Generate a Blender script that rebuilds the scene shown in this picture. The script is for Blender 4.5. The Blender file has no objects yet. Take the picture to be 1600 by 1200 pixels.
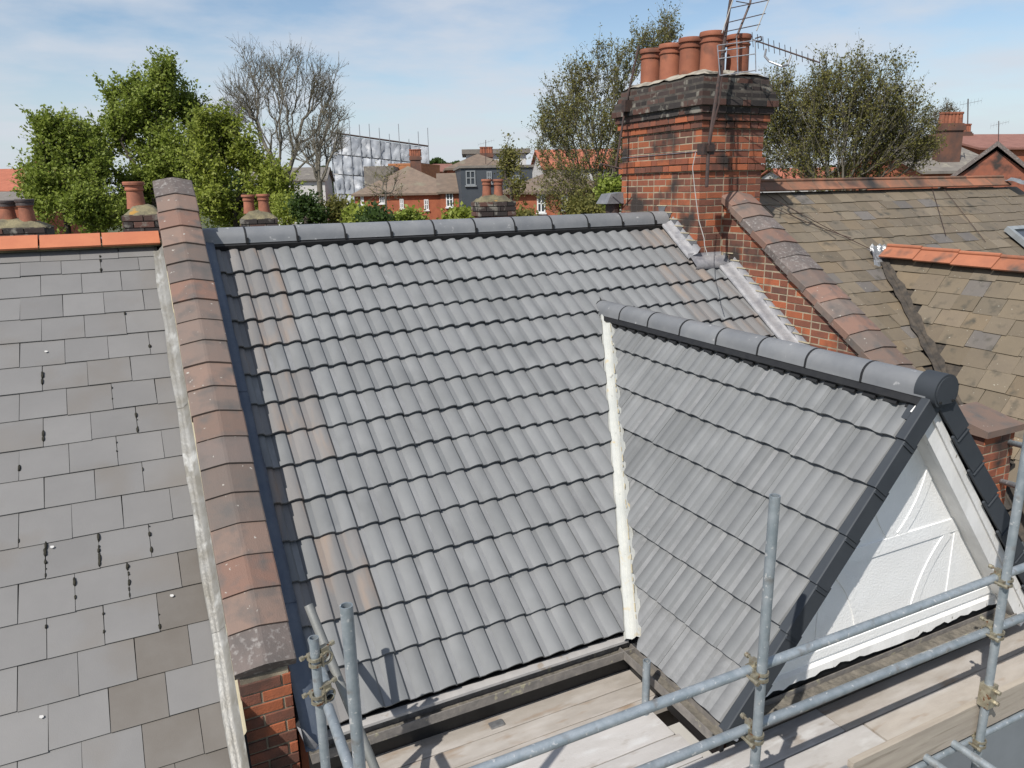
import bpy, bmesh, math, random
import numpy as np
from mathutils import Vector, Matrix
rng = random.Random(7)
sc = bpy.context.scene
COL = sc.collection

# ------------------------------------------------------------------ camera
CAM = np.array([-0.7844, -7.4598, 0.3104]); YAW, PITCH, ROLL, FPX = 0.449, 0.2554, -0.0192, 1171.493
cy, sy, cp, sp = math.cos(YAW), math.sin(YAW), math.cos(PITCH), math.sin(PITCH)
_f = np.array([sy*cp, cy*cp, -sp]); _r0 = np.array([cy, -sy, 0.0]); _u0 = np.cross(_r0, _f)
_r = _r0*math.cos(ROLL)+_u0*math.sin(ROLL); _u = -_r0*math.sin(ROLL)+_u0*math.cos(ROLL)
cd = bpy.data.cameras.new('camera'); cam = bpy.data.objects.new('camera', cd); COL.objects.link(cam)
cd.sensor_width = 36; cd.lens = FPX/1600*36; cd.clip_start = 0.05; cd.clip_end = 6000
cam.matrix_world = Matrix(((_r[0], _u[0], -_f[0], CAM[0]), (_r[1], _u[1], -_f[1], CAM[1]), (_r[2], _u[2], -_f[2], CAM[2]), (0, 0, 0, 1)))
sc.camera = cam
# ------------------------------------------------------------------ light
SUN = Vector((-0.79, -0.48, 1.0)).normalized()
ELEV = math.asin(SUN.z); AZ = math.atan2(SUN.x, SUN.y)
w = bpy.data.worlds.new('World'); sc.world = w; w.use_nodes = True
nt = w.node_tree; N = nt.nodes; LK = nt.links
bg = N['Background']; bg.inputs[1].default_value = 0.12
sky = N.new('ShaderNodeTexSky'); sky.sky_type = 'NISHITA'; sky.sun_disc = False
sky.sun_elevation = ELEV; sky.sun_rotation = AZ % (2*math.pi); sky.air_density = 1.0; sky.dust_density = 0.5; sky.ozone_density = 1.0
tc = N.new('ShaderNodeTexCoord'); sep = N.new('ShaderNodeSeparateXYZ'); LK.new(tc.outputs['Generated'], sep.inputs[0])
zz = N.new('ShaderNodeMath'); zz.operation = 'ADD'; zz.inputs[1].default_value = 0.12; LK.new(sep.outputs[2], zz.inputs[0])
zc = N.new('ShaderNodeMath'); zc.operation = 'MAXIMUM'; zc.inputs[1].default_value = 0.05; LK.new(zz.outputs[0], zc.inputs[0])
dx = N.new('ShaderNodeMath'); dx.operation = 'DIVIDE'; LK.new(sep.outputs[0], dx.inputs[0]); LK.new(zc.outputs[0], dx.inputs[1])
dy = N.new('ShaderNodeMath'); dy.operation = 'DIVIDE'; LK.new(sep.outputs[1], dy.inputs[0]); LK.new(zc.outputs[0], dy.inputs[1])
cv = N.new('ShaderNodeCombineXYZ'); LK.new(dx.outputs[0], cv.inputs[0]); LK.new(dy.outputs[0], cv.inputs[1])
cn = N.new('ShaderNodeTexNoise'); cn.inputs['Scale'].default_value = 1.3; cn.inputs['Detail'].default_value = 7; cn.inputs['Roughness'].default_value = 0.55
LK.new(cv.outputs[0], cn.inputs['Vector'])
cr = N.new('ShaderNodeValToRGB'); cr.color_ramp.elements[0].position = 0.38; cr.color_ramp.elements[1].position = 0.62
cr.color_ramp.elements[0].color = (0, 0, 0, 1); cr.color_ramp.elements[1].color = (0.72, 0.72, 0.72, 1); LK.new(cn.outputs[0], cr.inputs[0])
hz = N.new('ShaderNodeMapRange'); hz.interpolation_type = 'SMOOTHSTEP'; hz.inputs[1].default_value = -0.02; hz.inputs[2].default_value = 0.2; hz.inputs[3].default_value = 0.9; hz.inputs[4].default_value = 0.0
LK.new(sep.outputs[2], hz.inputs[0])
mh = N.new('ShaderNodeMixRGB'); LK.new(hz.outputs[0], mh.inputs[0]); LK.new(sky.outputs[0], mh.inputs[1]); mh.inputs[2].default_value = (4.6, 5.2, 6.0, 1)
mx = N.new('ShaderNodeMixRGB'); LK.new(cr.outputs[0], mx.inputs[0]); LK.new(mh.outputs[0], mx.inputs[1]); mx.inputs[2].default_value = (5.3, 5.6, 6.15, 1)
LK.new(mx.outputs[0], bg.inputs[0])
sl = bpy.data.lights.new('sun', 'SUN'); sl.energy = 4.9; sl.angle = math.radians(0.53); sl.color = (1, 0.955, 0.89)
so = bpy.data.objects.new('sun', sl); COL.objects.link(so); so.rotation_euler = SUN.to_track_quat('Z', 'Y').to_euler()
so.location = (-20, -15, 30)
sc.view_settings.view_transform = 'Standard'; sc.view_settings.look = 'None'; sc.view_settings.exposure = 0.06; sc.view_settings.gamma = 1
sc.view_settings.use_curve_mapping = False

# ------------------------------------------------------------------ places read off the photograph's calibrated camera
P = 0.6066; TP, CP, SP = math.tan(P), math.cos(P), math.sin(P)
def ray(x, y): return _f+_r*(x-800)/FPX-_u*(y-600)/FPX
def at(x, y, d): return Vector(CAM+ray(x, y)*d)
def hit(x, y, n, k):
    d = ray(x, y); n = np.array(n, float); return Vector(CAM+d*((k-n@CAM)/(n@d)))
def onX(x, y, k): return hit(x, y, (1, 0, 0), k)
def onY(x, y, k): return hit(x, y, (0, 1, 0), k)
def onZ(x, y, k): return hit(x, y, (0, 0, 1), k)
def slope(X, s, h=0.0): return Vector((X, -s*CP-h*SP, -s*SP+h*CP))     # a point on the street-side roof pitch
NM = Vector((0, -SP, CP)); DM = Vector((0, -CP, -SP)); UX = Vector((1, 0, 0)); UY = Vector((0, 1, 0)); UZ = Vector((0, 0, 1))

# ------------------------------------------------------------------ materials
MATS = {}
def mat(name, c1, c2=None, rough=0.75, nscale=5.0, rnd=0.12, bump=0.0, bscale=80.0, metal=0.0, spots=None, cols=None, stretch=None, spec=0.4, spots2=None, ramp=(0.35, 0.65), trans=0.0, detail=4):
    m = bpy.data.materials.new(name); m.use_nodes = True; t = m.node_tree; n = t.nodes; l = t.links
    b = n['Principled BSDF']; b.inputs['Roughness'].default_value = rough; b.inputs['Metallic'].default_value = metal
    b.inputs['Specular IOR Level'].default_value = spec
    g = n.new('ShaderNodeNewGeometry'); pos = g.outputs['Position']
    oi = n.new('ShaderNodeObjectInfo')
    if stretch:
        mp = n.new('ShaderNodeMapping'); mp.inputs['Scale'].default_value = stretch; l.new(pos, mp.inputs[0]); pos2 = mp.outputs[0]
    else: pos2 = pos
    # shift the pattern from piece to piece
    ad = n.new('ShaderNodeVectorMath'); ad.operation = 'ADD'; l.new(pos2, ad.inputs[0])
    sc_ = n.new('ShaderNodeMath'); sc_.operation = 'MULTIPLY'; sc_.inputs[1].default_value = 13.0; l.new(oi.outputs['Random'], sc_.inputs[0])
    l.new(sc_.outputs[0], ad.inputs[1])
    no = n.new('ShaderNodeTexNoise'); no.inputs['Scale'].default_value = nscale; no.inputs['Detail'].default_value = detail; no.inputs['Roughness'].default_value = 0.62
    l.new(ad.outputs[0], no.inputs['Vector'])
    rp = n.new('ShaderNodeValToRGB'); rp.color_ramp.elements[0].position = ramp[0]; rp.color_ramp.elements[1].position = ramp[1]
    l.new(no.outputs[0], rp.inputs[0])
    mi = n.new('ShaderNodeMixRGB'); l.new(rp.outputs[0], mi.inputs[0])
    c2 = c2 or tuple(c*0.8 for c in c1)
    mi.inputs[1].default_value = (*c1, 1); mi.inputs[2].default_value = (*c2, 1)
    out = mi.outputs[0]
    if cols:
        cr_ = n.new('ShaderNodeValToRGB'); cr_.color_ramp.interpolation = 'CONSTANT'; e = cr_.color_ramp.elements
        e[0].color = (*cols[0], 1); e[1].position = 1/len(cols); e[1].color = (*cols[1], 1)
        for i in range(2, len(cols)):
            k = e.new(i/len(cols)); k.color = (*cols[i], 1)
        l.new(oi.outputs['Random'], cr_.inputs[0])
        m2 = n.new('ShaderNodeMixRGB'); m2.inputs[0].default_value = 0.7; l.new(mi.outputs[0], m2.inputs[1]); l.new(cr_.outputs[0], m2.inputs[2]); out = m2.outputs[0]
    if rnd:
        wn = n.new('ShaderNodeTexWhiteNoise'); wn.noise_dimensions = '1D'; l.new(sc_.outputs[0], wn.inputs['W'])
        mr = n.new('ShaderNodeMapRange'); mr.inputs[3].default_value = 1-rnd; mr.inputs[4].default_value = 1+rnd; l.new(wn.outputs[0], mr.inputs[0])
        hs = n.new('ShaderNodeHueSaturation'); l.new(mr.outputs[0], hs.inputs['Value']); l.new(out, hs.inputs['Color']); out = hs.outputs[0]
    for sp_ in (spots, spots2):
        if sp_:
            col, s_, th, soft = sp_
            sn = n.new('ShaderNodeTexNoise'); sn.inputs['Scale'].default_value = s_; sn.inputs['Detail'].default_value = 3; l.new(ad.outputs[0] if sp_ is spots2 else pos2, sn.inputs['Vector'])
            sr = n.new('ShaderNodeValToRGB'); sr.color_ramp.elements[0].position = th; sr.color_ramp.elements[1].position = th+soft; l.new(sn.outputs[0], sr.inputs[0])
            sm = n.new('ShaderNodeMixRGB'); l.new(sr.outputs[0], sm.inputs[0]); l.new(out, sm.inputs[1]); sm.inputs[2].default_value = (*col, 1); out = sm.outputs[0]
    l.new(out, b.inputs['Base Color'])
    if trans: 
        b.inputs['Transmission Weight'].default_value = trans
    if bump:
        bn = n.new('ShaderNodeTexNoise'); bn.inputs['Scale'].default_value = bscale; bn.inputs['Detail'].default_value = 2; l.new(pos2, bn.inputs['Vector'])
        bu = n.new('ShaderNodeBump'); bu.inputs['Strength'].default_value = 1.0; bu.inputs['Distance'].default_value = bump; l.new(bn.outputs[0], bu.inputs['Height']); l.new(bu.outputs[0], b.inputs['Normal'])
    MATS[name] = m
    m['out'] = 0
    return m
def leafmat(name, c1, c2, c3):
    m = bpy.data.materials.new(name); m.use_nodes = True; t = m.node_tree; n = t.nodes; l = t.links
    b = n['Principled BSDF']; b.inputs['Roughness'].default_value = 0.55; b.inputs['Specular IOR Level'].default_value = 0.3
    g = n.new('ShaderNodeNewGeometry')
    no = n.new('ShaderNodeTexNoise'); no.inputs['Scale'].default_value = 1.1; no.inputs['Detail'].default_value = 3; l.new(g.outputs['Position'], no.inputs['Vector'])
    ad = n.new('ShaderNodeMath'); ad.operation = 'MULTIPLY_ADD'; ad.inputs[1].default_value = 0.55; l.new(g.outputs['Random Per Island'], ad.inputs[0])
    mu = n.new('ShaderNodeMath'); mu.operation = 'MULTIPLY'; mu.inputs[1].default_value = 0.5; l.new(no.outputs[0], mu.inputs[0]); l.new(mu.outputs[0], ad.inputs[2])
    r = n.new('ShaderNodeValToRGB'); e = r.color_ramp.elements; e[0].position = 0.2; e[0].color = (*c1, 1); e[1].position = 0.8; e[1].color = (*c3, 1)
    k = e.new(0.5); k.color = (*c2, 1); l.new(ad.outputs[0], r.inputs[0]); l.new(r.outputs[0], b.inputs['Base Color'])
    tr = n.new('ShaderNodeBsdfTranslucent'); l.new(r.outputs[0], tr.inputs[0]); ms = n.new('ShaderNodeMixShader'); ms.inputs[0].default_value = 0.45
    l.new(b.outputs[0], ms.inputs[1]); l.new(tr.outputs[0], ms.inputs[2]); l.new(ms.outputs[0], n['Material Output'].inputs[0])
    return m

m_tile = mat('concrete_tile_grey', (0.15, 0.155, 0.157), (0.19, 0.195, 0.197), 0.62, 3.0, 0.05, 0.0012, 260, stretch=(1.0, 0.55, 0.55), spots2=((0.225, 0.23, 0.232), 4.0, 0.55, 0.3))
m_tile_dust = mat('concrete_tile_brick_dusted', (0.155, 0.153, 0.152), (0.195, 0.185, 0.178), 0.65, 3.0, 0.07, 0.0012, 260, stretch=(2.6, 0.5, 0.5), spots=((0.255, 0.19, 0.145), 3.4, 0.52, 0.28))
m_tile_pale = mat('concrete_tile_bloomed', (0.225, 0.228, 0.23), (0.175, 0.178, 0.18), 0.65, 7.0, 0.06, 0.0012, 260, stretch=(1.6, 0.5, 0.5), spots2=((0.24, 0.243, 0.245), 14.0, 0.52, 0.24))
m_ridge = mat('ridge_tile_grey', (0.155, 0.162, 0.172), (0.195, 0.2, 0.206), 0.5, 4, 0.08, 0.0008, 300, spots2=((0.34, 0.34, 0.34), 16, 0.68, 0.06))
m_verge = mat('dry_verge_plastic', (0.036, 0.042, 0.05), (0.046, 0.052, 0.06), 0.62, 3, 0.05, spec=0.25)
m_black = mat('black_plastic', (0.012, 0.012, 0.013), (0.018, 0.018, 0.018), 0.5, 20, 0)
m_felt = mat('roof_underlay', (0.03, 0.03, 0.032), None, 0.9, 6, 0)
m_fslate = mat('fibre_slate', (0.172, 0.167, 0.162), (0.192, 0.186, 0.18), 0.5, 2.2, 0.06, 0.0005, 200, spots2=((0.16, 0.142, 0.122), 1.6, 0.55, 0.25), spec=0.35)
m_fslate_b = mat('fibre_slate_browned', (0.125, 0.11, 0.094), (0.15, 0.137, 0.122), 0.5, 2.5, 0.06, 0.0005, 200)
m_moss = mat('black_moss', (0.018, 0.017, 0.013), (0.035, 0.032, 0.022), 0.95, 30, 0, 0.004, 120)
m_orange_ridge = mat('terracotta_ridge', (0.47, 0.165, 0.08), (0.42, 0.14, 0.07), 0.7, 5, 0.05, 0.0015, 150, spots=((0.3, 0.13, 0.075), 3.0, 0.6, 0.2))
m_old_ridge = mat('weathered_clay_ridge', (0.3, 0.125, 0.07), (0.12, 0.085, 0.06), 0.8, 3.0, 0.1, 0.002, 120, spots=((0.03, 0.027, 0.025), 1.6, 0.55, 0.15))
m_coping = mat('clay_coping', (0.24, 0.15, 0.115), (0.17, 0.13, 0.11), 0.8, 4.0, 0.14, 0.002, 150,
    cols=[(0.175, 0.122, 0.097), (0.148, 0.117, 0.1), (0.13, 0.111, 0.098), (0.172, 0.123, 0.099), (0.148, 0.122, 0.105), (0.21, 0.118, 0.087), (0.115, 0.102, 0.095)],
    spots=((0.105, 0.095, 0.088), 7, 0.48, 0.25), spots2=((0.4, 0.38, 0.34), 26, 0.70, 0.05))
m_coping_l = mat('clay_coping_lichen', (0.15, 0.122, 0.11), (0.11, 0.095, 0.088), 0.85, 6.0, 0.12, 0.002, 150, spots2=((0.28, 0.262, 0.245), 34, 0.54, 0.22))
m_brick = mat('london_red_brick', (0.3, 0.09, 0.045), (0.14, 0.06, 0.042), 0.85, 11.0, 0.16, 0.003, 120,
    cols=[(0.34, 0.098, 0.042), (0.18, 0.07, 0.045), (0.38, 0.115, 0.048), (0.12, 0.058, 0.042), (0.25, 0.08, 0.045), (0.09, 0.05, 0.04), (0.35, 0.105, 0.045), (0.15, 0.064, 0.045), (0.21, 0.075, 0.045)],
    spots=((0.04, 0.031, 0.027), 2.6, 0.51, 0.16))
m_brick_soot = mat('sooty_brick', (0.06, 0.045, 0.04), (0.028, 0.024, 0.023), 0.9, 7.0, 0.25, 0.003, 120, cols=[(0.05, 0.036, 0.033), (0.03, 0.027, 0.026), (0.09, 0.05, 0.04), (0.04, 0.034, 0.032), (0.12, 0.055, 0.04)], spots=((0.21, 0.195, 0.165), 8, 0.56, 0.1))
m_mortar = mat('lime_mortar', (0.4, 0.335, 0.235), (0.26, 0.22, 0.16), 0.95, 9, 0, 0.003, 160, spots=((0.05, 0.042, 0.038), 2.6, 0.51, 0.16))
m_mortar_soot = mat('sooty_mortar', (0.11, 0.095, 0.08), (0.05, 0.045, 0.04), 0.95, 9, 0, 0.003, 160)
m_cream = mat('cream_mortar_fillet', (0.46, 0.4, 0.27), (0.36, 0.32, 0.23), 0.9, 12, 0.1, 0.003, 120)
m_flaunch = mat('flaunching_mortar', (0.4, 0.37, 0.3), (0.2, 0.18, 0.15), 0.95, 7, 0, 0.01, 40, spots=((0.08, 0.075, 0.06), 5, 0.55, 0.1))
m_flaunch_d = mat('mossy_flaunching', (0.22, 0.19, 0.11), (0.1, 0.09, 0.06), 0.95, 6, 0.1, 0.01, 40, spots=((0.35, 0.2, 0.05), 5, 0.66, 0.05))
m_pot = mat('terracotta_pot', (0.29, 0.105, 0.058), (0.23, 0.082, 0.048), 0.78, 6, 0.16, 0.0015, 120, spots=((0.1, 0.05, 0.036), 4.5, 0.53, 0.2))
m_pot_d = mat('old_terracotta_pot', (0.32, 0.12, 0.07), (0.2, 0.08, 0.05), 0.8, 8, 0.12, 0.002, 120)
m_potrim_d = mat('sooty_pot_rim', (0.11, 0.09, 0.085), (0.06, 0.05, 0.05), 0.85, 10, 0.1)
m_lead = mat('new_lead', (0.31, 0.305, 0.31), (0.23, 0.23, 0.24), 0.5, 9, 0.05, 0.004, 25, metal=0.1, spots=((0.18, 0.18, 0.195), 8, 0.5, 0.2))
m_lead_d = mat('step_lead', (0.13, 0.135, 0.145), (0.19, 0.19, 0.2), 0.5, 9, 0.12, 0.002, 30, metal=0.2)
m_lead_b = mat('shade_tinted_lead', (0.085, 0.105, 0.14), (0.115, 0.135, 0.165), 0.38, 5, 0.1, 0.004, 22, metal=0.35)  # parapet shade and blue sky reflection painted into the lead's base colour
m_lead_o = mat('old_silver_lead', (0.25, 0.247, 0.235), (0.17, 0.16, 0.138), 0.5, 5, 0.1, 0.003, 30, metal=0.2, stretch=(2.2, 1.2, 1.2), spots=((0.38, 0.38, 0.365), 5.0, 0.56, 0.12))
m_valley = mat('valley_trough', (0.52, 0.52, 0.48), (0.44, 0.45, 0.425), 0.6, 5, 0, 0.003, 40, spots=((0.5, 0.41, 0.25), 9, 0.64, 0.08), spots2=((0.3, 0.3, 0.28), 14, 0.68, 0.05))
m_white = mat('white_masonry_paint', (0.84, 0.84, 0.83), (0.8, 0.8, 0.79), 0.75, 5, 0, 0.003, 70)
m_whitewood = mat('peeling_white_wood', (0.78, 0.77, 0.75), (0.66, 0.65, 0.63), 0.6, 6, 0.03, 0.002, 60, stretch=(1, 1, 0.4), spots=((0.3, 0.28, 0.25), 26, 0.71, 0.03))
m_whitetray = mat('eaves_tray', (0.4, 0.385, 0.37), (0.33, 0.32, 0.31), 0.6, 8, 0, spots=((0.3, 0.26, 0.22), 14, 0.62, 0.08))
m_gutter = mat('old_gutter', (0.14, 0.13, 0.12), (0.22, 0.2, 0.18), 0.7, 12, 0.05, 0.002, 80, spots=((0.3, 0.28, 0.2), 18, 0.62, 0.08))
m_sludge = mat('gutter_sludge', (0.19, 0.17, 0.14), (0.1, 0.092, 0.078), 0.95, 14, 0, 0.004, 90)
m_tube = mat('galvanised_tube', (0.24, 0.28, 0.305), (0.34, 0.375, 0.4), 0.48, 16, 0.1, 0.0008, 160, metal=0.45, spots=((0.52, 0.53, 0.53), 34, 0.635, 0.05), spots2=((0.2, 0.185, 0.17), 15, 0.6, 0.2))
m_tube_old = mat('dull_tube', (0.21, 0.215, 0.205), (0.28, 0.28, 0.265), 0.55, 7, 0.05, 0.0008, 150, metal=0.4, spots=((0.5, 0.5, 0.48), 14, 0.66, 0.06))
m_coupler = mat('plated_coupler', (0.4, 0.37, 0.28), (0.26, 0.23, 0.17), 0.45, 30, 0.15, 0.002, 120, metal=0.6, spots=((0.22, 0.1, 0.05), 40, 0.62, 0.06))
m_board = mat('scaffold_board', (0.39, 0.352, 0.31), (0.33, 0.297, 0.26), 0.85, 5, 0.09, 0.0015, 90, stretch=(0.8, 2.5, 2.5), spots=((0.43, 0.4, 0.365), 3.5, 0.5, 0.2), spots2=((0.27, 0.2, 0.14), 4.0, 0.58, 0.16))
m_board_g = mat('weathered_scaffold_board', (0.45, 0.43, 0.41), (0.4, 0.38, 0.36), 0.85, 4, 0.06, 0.0012, 90, stretch=(0.8, 2.5, 2.5), spots=((0.5, 0.49, 0.475), 5, 0.54, 0.15), spots2=((0.3, 0.265, 0.23), 6.0, 0.58, 0.14))
m_toe = mat('toe_board_wood', (0.41, 0.36, 0.295), (0.33, 0.285, 0.235), 0.85, 5, 0.08, 0.002, 90, stretch=(0.35, 5, 5), spots=((0.2, 0.17, 0.13), 4.5, 0.58, 0.12))
m_rslate = mat('brown_slate', (0.21, 0.165, 0.105), (0.155, 0.122, 0.082), 0.7, 6, 0.16, 0.002, 120,
    cols=[(0.15, 0.125, 0.092), (0.135, 0.115, 0.088), (0.175, 0.135, 0.09), (0.155, 0.126, 0.09), (0.13, 0.108, 0.08), (0.155, 0.13, 0.098), (0.145, 0.12, 0.09), (0.135, 0.115, 0.09), (0.15, 0.12, 0.088), (0.14, 0.115, 0.082), (0.115, 0.112, 0.115), (0.14, 0.12, 0.092)],
    spots=((0.06, 0.056, 0.044), 7.0, 0.57, 0.2), spots2=((0.36, 0.34, 0.28), 34, 0.70, 0.04))
m_valley_d = mat('dark_lead_valley', (0.085, 0.07, 0.055), (0.04, 0.036, 0.032), 0.9, 14, 0, 0.004, 40)
m_foil = mat('crumpled_lead', (0.38, 0.39, 0.39), (0.26, 0.26, 0.26), 0.35, 12, 0, 0.01, 30, metal=0.6)
m_glass = mat('window_glass', (0.035, 0.045, 0.055), (0.06, 0.07, 0.085), 0.08, 1.5, 0.2, spec=0.8)
m_frame_g = mat('grey_window_frame', (0.26, 0.28, 0.29), None, 0.5, 8, 0)
m_upvc = mat('white_upvc', (0.78, 0.78, 0.77), None, 0.5, 8, 0.05)
m_dark = mat('dark_metal', (0.05, 0.04, 0.038), (0.09, 0.055, 0.045), 0.6, 30, 0.05, metal=0.4)
m_alu = mat('aerial_aluminium', (0.42, 0.43, 0.44), (0.3, 0.3, 0.31), 0.4, 30, 0.05, metal=0.7)
m_cable_b = mat('brown_cable', (0.06, 0.035, 0.028), None, 0.6, 30, 0)
m_cable_w = mat('white_cable', (0.36, 0.345, 0.32), None, 0.6, 30, 0)
m_bark = mat('tree_bark', (0.075, 0.06, 0.045), (0.045, 0.038, 0.03), 0.95, 6, 0, 0.01, 30)
m_bark_g = mat('grey_bark', (0.155, 0.138, 0.108), (0.1, 0.09, 0.07), 0.95, 6, 0)
m_leaf_a = leafmat('spring_leaf_green', (0.13, 0.175, 0.025), (0.21, 0.265, 0.04), (0.31, 0.365, 0.08))
m_leaf_b = leafmat('spring_leaf_lime', (0.15, 0.19, 0.025), (0.24, 0.285, 0.04), (0.34, 0.375, 0.08))
m_leaf_o = leafmat('young_leaf_olive', (0.09, 0.095, 0.022), (0.16, 0.155, 0.04), (0.24, 0.22, 0.065))
m_leaf_d = leafmat('dark_leaf', (0.025, 0.05, 0.012), (0.045, 0.08, 0.018), (0.075, 0.115, 0.025))
m_bud = leafmat('bud_khaki', (0.07, 0.065, 0.025), (0.1, 0.09, 0.035), (0.14, 0.125, 0.05))
m_grass = mat('garden_ground', (0.05, 0.075, 0.025), (0.09, 0.085, 0.05), 0.95, 0.3, 0, 0.05, 4)
m_fbrick = mat('far_red_brick', (0.36, 0.12, 0.06), (0.28, 0.09, 0.05), 0.9, 3, 0.08)
m_fbrick_o = mat('far_orange_brick', (0.4, 0.17, 0.07), (0.3, 0.12, 0.06), 0.9, 3, 0.05)
m_froof = mat('far_brown_tile', (0.19, 0.14, 0.105), (0.145, 0.11, 0.085), 0.9, 2.5, 0.1, spots=((0.2, 0.18, 0.13), 1.0, 0.55, 0.2))
m_froof_r = mat('far_red_tile', (0.38, 0.13, 0.075), (0.3, 0.1, 0.06), 0.9, 2.5, 0.08)
m_froof_m = mat('far_maroon_tile', (0.24, 0.115, 0.09), (0.19, 0.09, 0.07), 0.9, 2.5, 0.08)
m_froof_g = mat('far_grey_slate', (0.15, 0.135, 0.12), (0.2, 0.18, 0.155), 0.85, 3, 0.1, spots=((0.27, 0.25, 0.2), 2.5, 0.6, 0.1))
m_fchim = mat('far_chimney_brick', (0.16, 0.075, 0.05), (0.09, 0.055, 0.045), 0.9, 2.5, 0.1)
m_clad = mat('dark_cladding', (0.045, 0.055, 0.068), (0.06, 0.07, 0.082), 0.6, 1, 0.05)
m_render = mat('far_render', (0.55, 0.54, 0.52), (0.45, 0.44, 0.42), 0.9, 1, 0.05)
m_sheet = mat('debris_sheeting', (0.44, 0.46, 0.49), (0.3, 0.32, 0.35), 0.5, 0.5, 0.14, 0.0, 0.9, spots=((0.72, 0.73, 0.75), 0.9, 0.54, 0.14), spots2=((0.24, 0.26, 0.29), 1.1, 0.55, 0.16))
m_tarmac = mat('tarmac', (0.05, 0.05, 0.05), (0.065, 0.065, 0.063), 0.9, 2, 0)

# ------------------------------------------------------------------ builders
def mk(name, vs, fs, m, smooth=False):
    d = bpy.data.meshes.new(name); d.from_pydata([tuple(v) for v in vs], [], fs); d.materials.append(m)
    if smooth: d.polygons.foreach_set('use_smooth', [True]*len(d.polygons))
    d.update(); return d
def put(name, data, parent=None, mtx=None, wloc=None):
    o = bpy.data.objects.new(name, data); COL.objects.link(o)
    if mtx is not None: o.matrix_basis = mtx
    if parent is not None:
        o.parent = parent
        if parent.get('_T') is not None: o.matrix_parent_inverse = Matrix.Translation(-Vector(parent['_T']))
    return o
ROOTS = []
def thing(name, label, cat, loc, group=None):
    o = bpy.data.objects.new(name, None); COL.objects.link(o); o.location = loc; o.empty_display_size = 0.3
    o['label'] = label; o['category'] = cat; o['_T'] = tuple(loc); ROOTS.append(o)
    if group: o['group'] = group
    return o
def tag(o, label, cat, group=None):
    o['label'] = label; o['category'] = cat
    if group: o['group'] = group
    return o
def frame(o, x, y, z): return Matrix(((x[0], y[0], z[0], o[0]), (x[1], y[1], z[1], o[1]), (x[2], y[2], z[2], o[2]), (0, 0, 0, 1)))
class B:
    def __init__(s): s.v = []; s.f = []
    def quad(s, a, b, c, d): i = len(s.v); s.v += [a, b, c, d]; s.f.append((i, i+1, i+2, i+3))
    def poly(s, ps): i = len(s.v); s.v += list(ps); s.f.append(tuple(range(i, i+len(ps))))
    def box(s, x0, x1, y0, y1, z0, z1):
        i = len(s.v); s.v += [(x, y, z) for z in (z0, z1) for y in (y0, y1) for x in (x0, x1)]
        s.f += [tuple(i+k for k in q) for q in ((0, 2, 3, 1), (4, 5, 7, 6), (0, 1, 5, 4), (2, 6, 7, 3), (0, 4, 6, 2), (1, 3, 7, 5))]; return s
    def obox(s, o, x, y, z, sx, sy, sz):
        i = len(s.v); o = Vector(o); s.v += [o+x*(a*sx)+y*(b*sy)+z*(c*sz) for c in (0, 1) for b in (0, 1) for a in (0, 1)]
        s.f += [tuple(i+k for k in q) for q in ((0, 2, 3, 1), (4, 5, 7, 6), (0, 1, 5, 4), (2, 6, 7, 3), (0, 4, 6, 2), (1, 3, 7, 5))]; return s
    def tube(s, p0, p1, r0, r1=None, n=10, caps=True):
        r1 = r0 if r1 is None else r1; p0 = Vector(p0); p1 = Vector(p1); d = (p1-p0)
        if d.length < 1e-6: return s
        d.normalize(); a = d.orthogonal().normalized(); b = d.cross(a); i = len(s.v)
        for p, r in ((p0, r0), (p1, r1)): s.v += [p+(a*math.cos(2*math.pi*k/n)+b*math.sin(2*math.pi*k/n))*r for k in range(n)]
        s.f += [(i+k, i+(k+1) % n, i+n+(k+1) % n, i+n+k) for k in range(n)]
        if caps: s.f += [tuple(i+n-1-k for k in range(n)), tuple(i+n+k for k in range(n))]
        return s
    def path(s, pts, r, n=6):
        for a, b in zip(pts[:-1], pts[1:]): s.tube(a, b, r, r, n)
        return s
    def lathe(s, c, prof, n=20):
        i = len(s.v); c = Vector(c)
        for r, z in prof: s.v += [c+Vector((r*math.cos(2*math.pi*k/n), r*math.sin(2*math.pi*k/n), z)) for k in range(n)]
        for j in range(len(prof)-1): s.f += [(i+j*n+k, i+j*n+(k+1) % n, i+(j+1)*n+(k+1) % n, i+(j+1)*n+k) for k in range(n)]
        return s
    def prism(s, ps, d):        # polygon swept along d
        i = len(s.v); n = len(ps); ps = [Vector(p) for p in ps]; d = Vector(d); s.v += ps+[p+d for p in ps]
        s.f += [tuple(range(i+n-1, i-1, -1)), tuple(range(i+n, i+2*n))]+[(i+k, i+(k+1) % n, i+n+(k+1) % n, i+n+k) for k in range(n)]; return s
    def data(s, name, m, smooth=False): return mk(name, s.v, s.f, m, smooth)
    def put(s, name, m, parent=None, smooth=False): return put(name, s.data(name, m, smooth), parent)
def smooth_angle(d, deg=40):
    d.polygons.foreach_set('use_smooth', [True]*len(d.polygons))
    try: d.set_sharp_from_angle(angle=math.radians(deg))
    except Exception: pass
    return d

# ------------------------------------------------------------------ ground
GZ = -8.9
g = B(); g.quad((-3000, -3000, GZ), (3000, -3000, GZ), (3000, 3000, GZ), (-3000, 3000, GZ)); o = g.put('ground', m_grass); o['kind'] = 'structure'
g = B(); g.box(-60, 60, -17.5, -9.6, GZ+0.004, GZ+0.008); o = g.put('road', m_tarmac); o['kind'] = 'structure'
g = B(); g.box(-60, 60, -9.6, -7.4, GZ, GZ+0.12); o = g.put('pavement', m_render); o['kind'] = 'structure'

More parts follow.
